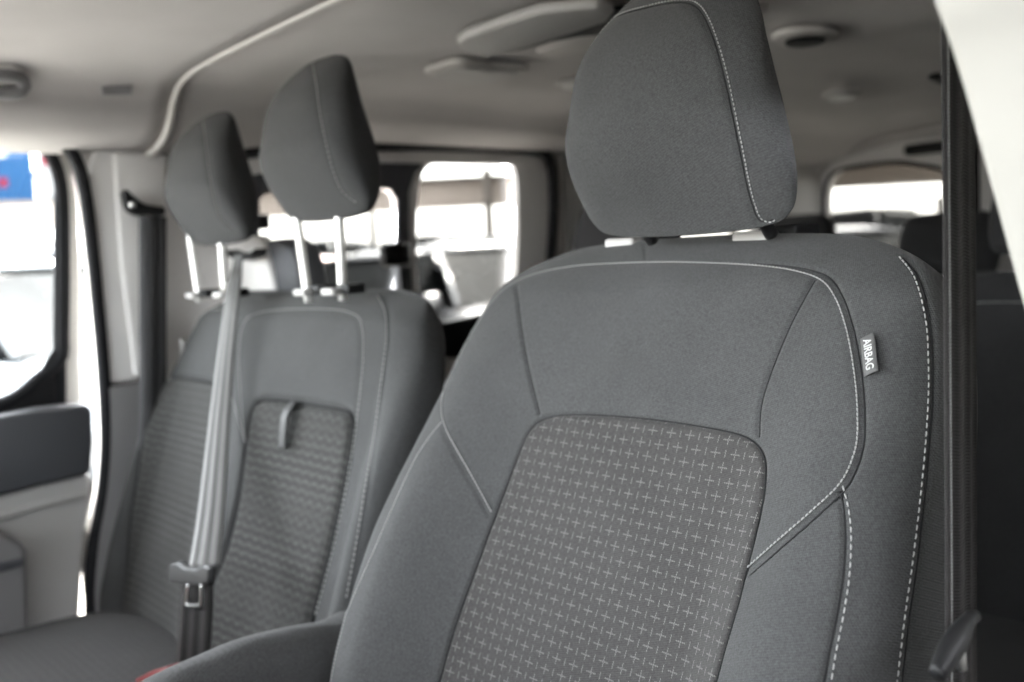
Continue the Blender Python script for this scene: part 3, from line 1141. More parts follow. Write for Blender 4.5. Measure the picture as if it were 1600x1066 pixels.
out = sym([(0, 0.060), (0.10, 0.058), (0.18, 0.050), (0.243, 0.022), (0.270, -0.02), (0.285, -0.08), (0.292, -0.15), (0.296, -0.26), (0.298, -0.40), (0.298, -0.52), (0.275, -0.64), (0.2, -0.68), (0.0, -0.68)])
out = ccw(catmull(out, 8, True))
v, f = blob(out, 0.055, 0.075, 4.4, n_th=960, n_f=250, n_b=40, front=dfront, nz=-0.055, c=(0, -0.2))
bk = Soft('backrest', v, f, M['cloth'], dseat, DF)

S1 = [(768, 800), (738, 745), (715, 705), (697, 670), (690, 640), (697, 597), (716, 555), (745, 507), (772, 468), (798, 445), (840, 427), (900, 416), (960, 412), (1030, 410), (1100, 411), (1180, 415), (1240, 423), (1283, 438), (1305, 465), (1320, 505), (1330, 550), (1337, 600), (1340, 650), (1337, 700), (1315, 752), (1270, 797), (1215, 845), (1165, 890)]
S2 = [(1317, 760), (1326, 795), (1330, 840), (1327, 900), (1318, 960), (1306, 1020), (1297, 1075)]
S3 = [(1405, 402), (1430, 437), (1446, 500), (1450, 560), (1450, 620), (1445, 700), (1436, 790), (1425, 880), (1412, 970), (1400, 1075)]
S4 = [(690, 660), (668, 688), (648, 720), (620, 780), (585, 860), (550, 940), (524, 1000), (508, 1075)]
P1 = [(806, 448), (815, 520), (828, 590), (842, 646)]
P2 = [(1272, 436), (1237, 500), (1207, 570), (1188, 630), (1184, 682)]
G1 = [(1180, 410), (1245, 416), (1292, 430), (1315, 462), (1330, 505), (1340, 550), (1347, 600), (1350, 650), (1347, 702), (1324, 757), (1278, 803), (1222, 851), (1168, 898)]
G2 = [(1312, 766), (1318, 800), (1321, 845), (1318, 900), (1310, 955), (1297, 1020), (1287, 1075)]
G3 = [(1411, 402), (1438, 437), (1454, 500), (1459, 560), (1459, 620), (1454, 700), (1446, 790), (1436, 880), (1423, 970), (1411, 1075)]
G0 = [(764, 806), (733, 750), (709, 708), (691, 672)]
TOPS = [(1008, 412), (1008, 395), (1006, 382)]
tr = {k: bk.trace(c) for k, c in dict(S1=S1, S2=S2, S3=S3, S4=S4, P1=P1, P2=P2, G1=G1, G2=G2, G3=G3, G0=G0, T=TOPS).items()}
for k in ('P1', 'P2', 'G1', 'G2', 'G0'):
    bk.groove(tr[k], {'P': 0.0028, 'G': 0.0028}[k[0]] if k != 'G0' else 0.0012, 0.0024)
bk.groove(tr['G3'], 0.002, 0.003)
bk.groove(tr['T'], 0.0012, 0.002)
bk.groove(tr['S1'], 0.0010, 0.0035)
INS = [(757, 850), (790, 762), (814, 700), (827, 672), (848, 655), (885, 648), (960, 650), (1040, 658), (1120, 671), (1160, 681), (1183, 697), (1194, 722), (1192, 770), (1180, 830), (1165, 890), (1150, 950)]
it = [bk.inv @ (bk.frame @ p) for p in bk.trace(INS, n=6, step=0.006)]
iu = [(p.x, p.y) for p in it]
lx, ly = iu[0]
rx, ry = iu[-1]
iu = [(lx - 0.010, -0.60), (lx - 0.009, -0.50), (lx - 0.005, -0.38)] + iu + [(rx - 0.003, -0.38), (rx - 0.001, -0.50), (rx + 0.0, -0.60)]
iu2 = [(a, b, 0) for a, b in iu]
iu2 = ccw(iu2)
insc = resample([q for q in bk.front([(p[0], p[1]) for p in resample(iu2, step=0.004, closed=True)])], step=0.003, closed=True)
bk.groove(insc, 0.0030, 0.0024)
bobj = bk.build()
bk.stitches([tr['S1'], tr['S4']], dash=0.0029, gap=0.0013, r=0.00075)
bk.stitches([tr['S2'], tr['S3']], dash=0.0043, gap=0.0019, r=0.00075)
bk.cord([tr['P1'], tr['P2']], r=0.0005, lift=-0.0020)
bk.cord([tr['G1'], tr['G2']], r=0.0007, lift=-0.0020)
bk.cord([tr['G3']], r=0.0007, lift=-0.0012)
bk.cord([insc], r=0.0007, lift=-0.0012)
pillow(bk, [(p[0], p[1]) for p in iu2], M['insert'], lift=0.0025, edge=-0.0032, n_th=300, n_r=90, c=((lx + rx) / 2, -0.3))

# fabric tag sewn in the side seam
def airbag_tag():
    q = bk.trace([(1346, 531), (1353, 562), (1352, 590)], n=4, step=0.002)
    a, b = q[0], q[-1]
    d = (b - a).normalized()
    nrm = bk.normal((a + b) / 2)
    out_ = d.cross(nrm).normalized()
    if (out_.x < 0): out_ = -out_
    # tag stands away a little from the bolster
    sd_ = (out_ * 0.93 + nrm * 0.25).normalized()
    face = d.cross(sd_).normalized()
    if face.dot(nrm) < 0: face = -face
    L = (b - a).length
    wd = 0.0125
    vs_, fs_ = [], []
    N = 8
    for i in range(N + 1):
        for k in range(5):
            s = k / 4
            vs_.append(a + d * (L * i / N) + sd_ * (wd * s) + face * (0.0012 + 0.0015 * math.sin(s * 2.2)))
    for i in range(N):
        for k in range(4):
            fs_.append((i * 5 + k, i * 5 + k + 1, (i + 1) * 5 + k + 1, (i + 1) * 5 + k))
    t = mesh_obj('side_tag', vs_, fs_, base_mat('tag_cloth', (0.10, 0.10, 0.10), 0.8, bump=0.3), bobj)
    t['label'] = 'small grey sewn tag reading AIRBAG'
    s = t.modifiers.new('s', 'SOLIDIFY'); s.thickness = 0.0008; s.offset = 0
    cu = bpy.data.curves.new('lettering', 'FONT')
    cu.body = 'AIRBAG'
    cu.size = 1.0
    cu.extrude = 0.01
    cu.offset = 0.015
    cu.align_x = 'CENTER'; cu.align_y = 'CENTER'
    tmp = bpy.data.objects.new('tmp_text', cu)
    COL.objects.link(tmp)
    bpy.context.view_layer.update()
    me = bpy.data.meshes.new_from_object(tmp.evaluated_get(bpy.context.evaluated_depsgraph_get()))
    bpy.data.objects.remove(tmp)
    xs = [v_.co.x for v_ in me.vertices]
    ys = [v_.co.y for v_ in me.vertices]
    sx = L * 0.80 / (max(xs) - min(xs))
    sy = wd * 0.54 / (max(ys) - min(ys))
    cx = (max(xs) + min(xs)) / 2
    cy = (max(ys) + min(ys)) / 2
    o0 = a + d * (L * 0.5) + sd_ * (wd * 0.52) + face * 0.0034
    for v_ in me.vertices:
        x, y = (v_.co.x - cx) * sx, (v_.co.y - cy) * sy
        v_.co = o0 + d * x - sd_ * (-y) * 1.0 + face * (v_.co.z * 0.02)
    me.materials.clear()
    me.materials.append(base_mat('tag_letters', (0.5, 0.5, 0.5), 0.6))
    lo = bpy.data.objects.new('lettering', me)
    COL.objects.link(lo)
    lo.parent = t
airbag_tag()

# headrest (shared shape)
def hfront(u, v, h):
    wt = smooth01(h, -0.9, 0.9)
    f = -0.055 * smooth01(-v, 0.02, 0.125) * wt            # face curls back towards the bottom
    f = f - 0.030 * smooth01(v, 0.03, 0.125) * wt
    f = f + 0.006 * np.exp(-(u / 0.08) ** 2) * wt
    b = -(1 - wt) * (0.030 * smooth01(-v, -0.10, 0.06) - 0.02)   # back grows deeper low down
    return f + b


def hfront_slim(u, v, h):
    wt = smooth01(h, -0.9, 0.9)
    return hfront(u, v, h) + (1 - wt) * 0.006


HOUT = sym([(0, 0.120), (0.05, 0.118), (0.083, 0.106), (0.100, 0.078), (0.112, 0.03), (0.122, -0.03), (0.128, -0.075), (0.120, -0.102), (0.09, -0.114), (0.0, -0.118)])
HOUT = ccw(catmull(HOUT, 8, True))


def make_headrest(parent, x, y, z, recl, hi=True, tb=0.055, dark=None, sc=1.0, slim=False):
    fr = seat_frame(x, y, z, recl)
    n_th = 420 if hi else 180
    v, f = blob([q * sc for q in HOUT], 0.045, tb, 3.0, n_th=n_th, n_f=70 if hi else 30, n_b=30 if hi else 16, front=hfront_slim if slim else hfront, nz=0.0, c=(0, 0))
    v = np.array(v)
    t = smooth01(-v[:, 2], -0.035, 0.05)
    v[:, 0] *= 1 - t * (0.06 + 0.34 * smooth01(v[:, 1], -0.05, 0.12))
    v[:, 1] -= t * 0.012 * smooth01(v[:, 1], 0.05, 0.12)
    return Soft('headrest', v, f, dark or M['cloth'], parent, fr)


hd_ = make_headrest(dseat, 0.440, 0.720, 1.729, rad(8), tb=0.034, slim=True)
HS = [(925, 52), (965, 24), (1010, 10), (1055, 1), (1085, 3), (1104, 22), (1120, 60), (1136, 115), (1150, 180), (1162, 240), (1172, 290), (1182, 325), (1190, 342), (1203, 347), (1212, 343)]
hst = hd_.trace(HS)
hgr = hd_.trace(shift_px(HS, -6, 2))
hd_.groove(hgr, 0.002, 0.003)
ho = hd_.build()
hd_.stitches([hst], dash=0.0024, gap=0.0013, r=0.0007)
hd_.cord([hgr], r=0.0007, lift=-0.0016)


def posts(headobj, fr, us, length, w=0.013, z0=-0.10, mat=None, n0=-0.02, lean=0.0):
    out = []
    for u in us:
        p0 = Vector((u, z0, n0))
        p1 = Vector((u, z0 - length, n0 + lean))
        o = tube('post', [p0.lerp(p1, t / 6) for t in range(7)], w / 2, mat or M['chrome'], headobj, seg=16)
        out.append(o)
    return out


def guides(parent, marks_world, mat_cap=None):
    for p in marks_world:
        o = box('headrest_guide', p, (0.046, 0.032, 0.014), M['white_plastic'], bev=0.004)
        attach(o, parent)


posts(ho, hd_.frame, (-0.07, 0.07), 0.016, mat=M['black'], n0=-0.045, lean=-0.02)
# guide sleeves on the shoulder of the seat
for (gx, gy) in ((962, 384), (1166, 375)):
    pt = bk.trace([(gx, gy), (gx + 3, gy)], n=2, step=0.001)[0]
    wpt = bk.frame @ pt
    g = box('headrest_guide', wpt + Vector((0.004, 0.014, 0.001)), (0.042, 0.030, 0.014), M['white_plastic'], bev=0.004)
    attach(g, dseat)
    g2 = box('guide_collar', wpt + Vector((0.028, 0.040, 0.004)), (0.03, 0.045, 0.018), M['black'], bev=0.004)
    attach(g2, g)

# armrest beside the driver seat
AF = Matrix.Translation(Vector((0, 0, 0)))
def armrest():
    # long padded body seen at the lower left of the seat
    c = on(400, 1040, 0, 0.06)
    L = []
    top = [(600, 985), (530, 985), (450, 1000), (390, 1018), (330, 1044), (280, 1066), (215, 1098), (100, 1140), (120, 1250), (600, 1250)]
    P = mX(0.085, *top)
    pts = [(p.y, p.z, 0) for p in P]
    m_ = Matrix(((0, 0, 1, 0.055), (1, 0, 0, 0), (0, 1, 0, 0), (0, 0, 0, 1)))
    vv, ff = blob(ccw(resample(catmull(pts, 6, True), n=200, closed=True)), 0.035, 0.035, 3.5, n_th=200, n_f=24, n_b=24)
    a = Soft('armrest', vv, ff, M['cloth'], dseat, m_)
    sm = a.trace([(232, 1066), (330, 1048), (430, 1000), (520, 985)])
    a.groove(sm, 0.002, 0.004)
    a.build()
armrest()
# driver cushion
def cushion(parent, x0, x1, y0, y1, ztop, mat, name='seat_cushion', th=0.07, nose=0.1):
    o_ = [(x0, y0, 0), (x1, y0, 0), (x1, y1, 0), (x0, y1, 0)]
    cx, cy = (x0 + x1) / 2, (y0 + y1) / 2
    hw, hh = (x1 - x0) / 2, (y1 - y0) / 2
    pts = []
    for k in range(120):
        a = 2 * math.pi * k / 120
        ca, sa = math.cos(a), math.sin(a)
        pts.append((cx + hw * math.copysign(abs(ca) ** 0.4, ca), cy + hh * math.copysign(abs(sa) ** 0.4, sa), 0))
    vv, ff = blob(ccw(pts), th, th, 3.5, n_th=160, n_f=24, n_b=12)
    s_ = Soft(name, vv, ff, mat, parent, Matrix.Translation(Vector((0, 0, ztop - th))))
    s_.build()
    return s_
cushion(dseat, 0.17, 0.70, 0.12, 0.60, 1.08, M['cloth'])
attach(box('seat_base', (0.43, 0.40, 0.78), (0.42, 0.46, 0.32), M['black'], bev=0.02), dseat)

# ================================================================== DOUBLE PASSENGER SEAT
BR = rad(20)
BF = seat_frame(-0.372, 0.735, 1.535, BR)
bench = empty('double_car_seat', (-0.37, 0.60, 0.75), 'grey double passenger seat left of the driver seat with two inset back panels', 'seat')


def bfront(u, v, h):
    wt = smooth01(h, -0.3, 0.7)
    a = np.abs(u)
    f = 0.035 * smooth01(a, 0.30, 0.37) * smooth01(-v, 0.0, 0.3)
    f = f - 0.012 * np.exp(-((np.abs(u - 0.215)) / 0.12) ** 4) * smooth01(-v, 0.05, 0.2)
    f = f - 0.012 * np.exp(-((np.abs(u + 0.19)) / 0.12) ** 4) * smooth01(-v, 0.05, 0.2)
    f = f + 0.012 * np.exp(-(u / 0.05) ** 2) * smooth01(-v, 0.05, 0.2)
    f = f - 0.04 * smooth01(v, -0.02, 0.05)
    return f * wt


bo = [(0.0, 0.045), (0.18, 0.045), (0.27, 0.042), (0.33, 0.022), (0.372, -0.03), (0.392, -0.11), (0.402, -0.22), (0.405, -0.36), (0.400, -0.5), (0.37, -0.60), (0.2, -0.63), (0.0, -0.63),
      (-0.2, -0.63), (-0.36, -0.60), (-0.395, -0.5), (-0.402, -0.36), (-0.395, -0.22), (-0.38, -0.11), (-0.36, -0.03), (-0.32, 0.022), (-0.27, 0.042), (-0.18, 0.045)]
bo = [(a * (0.955 if a > 0 else 1.0), b) for a, b in bo]
bo = ccw(catmull([(a, b, 0) for a, b in bo], 8, True))
v, f = blob(bo, 0.05, 0.065, 3.2, n_th=640, n_f=120, n_b=30, front=bfront, nz=-0.05, c=(0, -0.2))
bb = Soft('backrest', v, f, M['cloth'], bench, BF)
B1 = [(383, 690), (378, 640), (374, 560), (378, 515), (392, 494), (430, 485), (500, 483), (545, 488), (565, 505), (568, 560), (560, 640), (545, 740), (520, 860), (492, 965)]
B2 = [(590, 462), (602, 490), (604, 530), (597, 590), (585, 680), (570, 770), (555, 860), (540, 940)]
B3 = [(232, 560), (245, 510), (262, 488), (290, 481), (345, 484)]
B4 = [(232, 540), (236, 600), (246, 640)]
B5 = [(362, 618), (373, 655), (384, 692)]
bt = {k: bb.trace(c) for k, c in dict(B1=B1, B2=B2, B3=B3, B5=B5).items()}
bb.groove(bb.trace(shift_px(B1, -4, 3)), 0.002, 0.004)
bb.groove(bt['B3'], 0.002, 0.004)
bb.groove(bb.trace(shift_px(B2, 4)), 0.002, 0.004)
def traced_uv(soft, marks, n=6, step=0.008):
    return [(p.x, p.y) for p in soft.trace(marks, n=n, step=step)]


I1 = traced_uv(bb, [(352, 860), (372, 780), (385, 700), (394, 645), (404, 627), (430, 625), (480, 632), (530, 641), (546, 652), (545, 700), (530, 780), (512, 860)])
I1 = [(I1[0][0] - 0.03, -0.56)] + [(I1[0][0] - 0.015, -0.45)] + I1 + [(I1[-1][0] - 0.005, -0.45), (I1[-1][0] - 0.01, -0.56)]
I2 = traced_uv(bb, [(196, 880), (204, 800), (220, 700), (238, 620), (250, 596), (280, 590), (330, 598), (356, 606), (350, 660), (335, 760), (318, 860)])
I2 = [(I2[0][0] + 0.01, -0.56)] + [(I2[0][0], -0.47)] + I2 + [(I2[-1][0] - 0.005, -0.47), (I2[-1][0] - 0.01, -0.56)]
bcs = []
for II, dp in ((I1, 0.010), (I2, 0.006)):
    pp_ = resample(ccw([(a, b, 0) for a, b in II]), step=0.005, closed=True)
    cu_ = resample(bb.front([(q.x, q.y) for q in pp_]), step=0.004, closed=True)
    bb.groove(cu_, dp, 0.006)
    bcs.append(cu_)
bbo = bb.build()
bb.stitches([bt['B1'], bt['B2'], bt['B3'], bt['B5']], r=0.0010)
bb.cord([bcs[0]], r=0.0022, lift=-0.004)
bb.cord([bcs[1]], r=0.0013, lift=-0.003)


p_ = ccw([(a, b, 0) for a, b in I1])
pillow(bb, [(q[0], q[1]) for q in p_], M['insert_rib'], lift=0.003, edge=-0.009, n_th=200, n_r=60, soft_=0.005)
p_ = ccw([(a, b, 0) for a, b in I2])
pillow(bb, [(q[0], q[1]) for q in p_], M['insert_rib'], lift=0.003, edge=-0.006, n_th=200, n_r=60, soft_=0.005)
# pull strap on the fold down panel
def pull_strap():
    a = bb.trace([(462, 628), (466, 629)], n=2, step=.001)[0]
    b = bb.trace([(450, 703), (454, 703)], n=2, step=.001)[0]
    a = bb.frame @ a; b = bb.frame @ b
    nn = -bb.frame.to_3x3().col[2] * -1
    mid = a.lerp(b, 0.5) + nn * 0.014
    o = ribbon('pull_strap', [a + nn * 0.002, a.lerp(b, 0.25) + nn * 0.012, mid, b + nn * 0.010], 0.017, (1, 0, 0), M['latch'], th=0.003)
    attach(o, bbo)
pull_strap()

# small white tag at the left edge of the bench
tp = bb.frame @ bb.trace([(240, 520), (242, 522)], n=2, step=.001)[0]
attach(box('side_tag', tp + Vector((0.0, -0.004, 0)), (0.012, 0.004, 0.03), M['white_plastic'], bev=0.001), bbo)

head_data = {}
def bench_head(px, py, y, depth_off, recl, post_len, marks, first=None):
    p = on(px, py, 1, y)
    h = make_headrest(bench, p.x, p.y, p.z, recl, hi=False, sc=depth_off)
    c = h.trace(marks)
    h.groove(c, 0.002, 0.004)
    o = h.build()
    h.stitches([c], r=0.0010)
    return h, o
hm, hmo = bench_head(493, 214, 0.725, 0.98, rad(10), 0, [(488, 98), (494, 130), (500, 175), (510, 225), (522, 270), (536, 300), (556, 316)])
hz, hzo = bench_head(326, 277, 0.725, 0.95, rad(10), 0, [(316, 184), (321, 215), (325, 250), (333, 300), (345, 340), (365, 360)])


def plated_post(ho_, soft, pt_top, pt_bot, y, w=0.0135):
    a = on(pt_top[0], pt_top[1], 1, y)
    b = on(pt_bot[0], pt_bot[1], 1, y + 0.004)
    # one straight rod running up into the pad
    a2 = a + (a - b).normalized() * 0.03
    b2 = b - (a - b).normalized() * 0.02
    o = tube('post', [b2.lerp(a2, k / 8) for k in range(9)], w / 2, M['chrome'], seg=16)
    attach(o, ho_)


for t_, b_ in (((466, 352), (480, 452)), ((530, 336), (535, 448))):
    plated_post(hmo, hm, t_, b_, 0.735)
for t_, b_ in (((299, 382), (310, 456)), ((346, 372), (351, 440))):
    plated_post(hzo, hz, t_, b_, 0.735)
for gx, gy in ((302, 462), (345, 461), (474, 457), (518, 456)):
    p = on(gx, gy, 1, 0.72)
    g = box('headrest_guide', p, (0.032, 0.018, 0.010), M['white_plastic'], bev=0.003)
    attach(g, bench)
    g2 = box('guide_collar', p + Vector((0.018, 0.022, 0.003)), (0.03, 0.03, 0.014), M['black'], bev=0.003)
    attach(g2, g)

# bench cushion
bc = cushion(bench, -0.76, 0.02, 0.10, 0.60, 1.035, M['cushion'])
attach(box('seat_base', (-0.37, 0.40, 0.80), (0.66, 0.46, 0.30), M['black'], bev=0.02), bench)

# ================================================================== BELTS
# middle passenger belt: from a guide on the tower behind the bench, down over the back
mb = empty('passenger_lap_belt', on(306, 1000, 1, 0.55), 'pale silvery seat belt hanging over the double seat, its latch plate at the bottom', 'seat belt')
def bp(px, py, y):
    return on(px, py, 1, y)
bpts = [bp(373, 398, 0.765), bp(368, 430, 0.75), bp(362, 470, 0.70), bp(352, 560, 0.665), bp(341, 680, 0.61), bp(330, 800, 0.555), bp(319, 885, 0.515)]
rb = ribbon('webbing', bpts, lambda t: 0.023 + 0.019 * t, lambda t: Vector((1, 0.3 + 0.7 * t, 0)), M['belt_grey'], th=0.0016, fold=0.0007)
attach(rb, mb)
lb_ = ribbon('lower_webbing', [bp(308, 905, 0.508), bp(306, 960, 0.495), bp(303, 1010, 0.485), bp(298, 1080, 0.475)], 0.046, (0.75, 0.66, 0), M['belt_black'], th=0.003)
attach(lb_, mb)
tpc = bp(307, 894, 0.535)
tpp = [bp(a, b, 0.500) for a, b in ((276, 880), (288, 876), (298, 884), (316, 886), (330, 880), (340, 884), (338, 908), (326, 912), (300, 911), (276, 906))]
attach(plate('latch_plate_cover', tpp, (0, -1, 0), 0.012, M['latch'], bev=0.004), mb)
uu = [bp(a, b, 0.490) for a, b in ((294, 914), (292, 942), (296, 946), (310, 946), (314, 942), (315, 914))]
attach(tube('metal_tongue', resample(catmull(uu, 4), step=0.003), 0.0022, M['steel'], seg=8), mb)

# belt guide tower behind the double seat
tw = empty('belt_tower', bp(385, 470, 0.86), 'pale grey belt tower behind the double seat under the left headrest', 'belt guide')
tpts = [bp(a, b, 0.84) for a, b in ((352, 372), (400, 368), (408, 380), (420, 420), (430, 462), (432, 520), (350, 520), (344, 420))]
attach(plate('housing', tpts, (0, 1, 0), 0.03, M['pillar'], bev=0.010), tw)
td = [bp(a, b, 0.838) for a, b in ((412, 376), (436, 373), (452, 384), (461, 410), (468, 455), (472, 520), (436, 520), (430, 450), (424, 410))]
attach(plate('side_cover', td, (0, 1, 0), 0.06, M['dgrey'], bev=0.010), tw)
tl = [bp(a, b, 0.80) for a, b in ((350, 390), (362, 396), (376, 398), (390, 394), (397, 388), (392, 402), (376, 408), (358, 404))]
attach(plate('guide_lip', tl, (0, 1, 0), 0.03, M['black'], bev=0.003), tw)

# outer passenger belt on the pillar
ob = empty('passenger_belt', on(235, 620, 0, WX + 0.05), 'black seat belt hanging from its anchor on the pale passenger pillar', 'seat belt')
XB = WX + 0.055
for k, (a, b) in enumerate((((231, 338), (232, 600)), ((247, 338), (247, 600)))):
    pp = mX(XB - 0.006 * k, a, (a[0] * .5 + b[0] * .5, 460), b, (b[0] - 2, 700))
    attach(ribbon('webbing', pp, 0.030, (0.25, 1, 0), M['belt_dark'], th=0.002, fold=0.003), ob)
hk = mX(XB + 0.004, (193, 300), (200, 297), (212, 308), (226, 318), (245, 322), (258, 324), (258, 336), (236, 336), (214, 336), (200, 326))
attach(plate('anchor_loop', resample(catmull(hk, 5, True), n=50, closed=True), (-1, 0, 0), 0.022, M['black'], bev=0.006), ob)
attach(tube('anchor_bolt', [on(207, 320, 0, XB + 0.001), on(207, 320, 0, XB + 0.012)], 0.006, M['steel'], seg=12), ob)

# driver belt
XB2 = 0.742
dbelt = empty('driver_belt', on(1500, 1060, 0, XB2), 'black seat belt running straight down between the driver seat and the white pillar', 'seat belt')
pp = mX(XB2, (1499, -90), (1500, 40), (1502, 300), (1504, 600), (1505, 900), (1505, 1120))
rb = ribbon('webbing', pp, 0.0455, (0.0, 1, 0), M['belt_black'], th=0.0016, fold=0.0012)
attach(rb, dbelt)
# sewn edge of the webbing
ed = mX(XB2 + 0.0012, (1480, -90), (1481, 40), (1483, 300), (1485, 600), (1487, 900), (1487, 1120))
ed = resample(catmull(ed, 10), step=0.0006)
vv, ff = [], []
for i in range(0, len(ed) - 4, 4):
    a = ed[i] + Vector((0, 0.0007, 0)); b = ed[i + 3] + Vector((0, -0.0007, 0))
    tube_data([a, (a + b) / 2 + Vector((0.0004, -0.0003, 0)), b], 0.00045, 5, vv, ff)
attach(mesh_obj('edge_stitching', vv, ff, base_mat('belt_thread', (0.16, 0.16, 0.16), 0.6)), dbelt)
# buckle / height lever at the bottom
lv = empty('recline_lever', on(1490, 1010, 0, 0.76), 'dark slanted plastic lever at the bottom beside the driver belt', 'lever')
pts_ = mX(0.765, (1464, 1055), (1480, 1025), (1497, 995), (1513, 970), (1522, 962))
attach(tube('handle', resample(catmull(pts_, 6), step=0.004), lambda t: 0.0045 + 0.0030 * math.sin(math.pi * min(1, t * 1.1 + 0.05)) , M['black'], seg=16), lv)
attach(tube('pivot_bolt', mX(0.768, (1500, 1015), (1503, 1045)), 0.003, M['steel'], seg=10), lv)

# red buckle on the bench
bu = empty('belt_buckle', on(240, 1050, 1, 0.45), 'seat belt buckle with red button beside the armrest', 'buckle')
pr = [on(a, b, 1, 0.42) for a, b in ((210, 1062), (236, 1049), (258, 1042), (260, 1050), (240, 1060), (216, 1076))]
attach(plate('release_button', pr, (0, 1, 0), 0.02, M['red'], bev=0.003), bu)
pr = [on(a, b, 1, 0.425) for a, b in ((204, 1068), (236, 1054), (262, 1046), (266, 1062), (250, 1120), (200, 1120))]
attach(plate('buckle_body', pr, (0, 1, 0), 0.022, M['black'], bev=0.003), bu)

# ================================================================== REAR SEATS
def rear_seat(x, y, ztop, halfw, label, head=(0, 0.10), recl=rad(16), hx=None, group='rear passenger seats'):
    r = empty('rear_car_seat', (x, y, 0.7), label, 'seat', group)
    fr = seat_frame(x, y, ztop, recl)
    hw = halfw
    o_ = ccw(catmull(sym([(0, 0), (hw * 0.5, 0), (hw * 0.85, -0.02), (hw * 0.97, -0.09), (hw, -0.25), (hw, -0.5), (hw * 0.9, -0.66), (0, -0.68)]), 6, True))
    vv, ff = blob(o_, 0.05, 0.07, 3.0, n_th=160, n_f=30, n_b=14)
    s_ = Soft('backrest', vv, ff, M['cloth_side'], r, fr)
    # padded border line
    cur = []
    for (a, b) in [(-hw * 0.8, -0.5), (-hw * 0.8, -0.15), (-hw * 0.66, -0.07), (0, -0.06), (hw * 0.66, -0.07), (hw * 0.8, -0.15), (hw * 0.8, -0.5)]:
        cur.append(s_.front([(a, b)])[0])
    cur = resample(catmull(cur, 10), step=0.004)
    cur = [s_.bvh.find_nearest(c)[0] for c in cur]
    s_.groove(cur, 0.003, 0.006)
    s_.build()
    s_.stitches([cur], r=0.0011, dash=0.006)
    for k in (head if isinstance(head, list) else [head]):
        hu, hv = k
        fr2 = fr @ Matrix.Translation(Vector((hu, hv, -0.01)))
        ov = ccw(catmull(sym([(0, 0.085), (0.09, 0.083), (0.125, 0.06), (0.135, 0.0), (0.13, -0.06), (0.11, -0.08), (0, -0.085)]), 6, True))
        v2, f2 = blob(ov, 0.04, 0.045, 3.0, n_th=120, n_f=20, n_b=12)
        h_ = Soft('headrest', v2, f2, M['cloth_side'], r, fr2)
        h_.build()
        for u_ in (-0.06, 0.06):
            tube('post', [Vector((u_, -0.07, 0)), Vector((u_, -0.14, 0))], 0.006, M['chrome'], h_.obj, seg=10)
    attach(box('seat_cushion', (x, y - 0.32, ztop - 0.60), (hw * 1.9, 0.5, 0.14), M['cloth_side'], bev=0.05), r)
    return r


rear_seat(-0.56, 1.72, 1.545, 0.24, 'dark second row seat by the sliding door, half hidden behind the driver headrest', head=(0, 0.10))
rear_seat(0.44, 1.72, 1.525, 0.25, 'dark second row seat at the right edge behind the driver belt', head=(0.005, 0.115))
rear_seat(-0.60, 2.55, 1.50, 0.22, 'dark third row seat in front of the left end of the rear window', head=(0, 0.095))
rear_seat(-0.10, 2.55, 1.468, 0.26, 'dark third row seat in front of the rear window, left of the driver belt', head=(-0.03, 0.105))

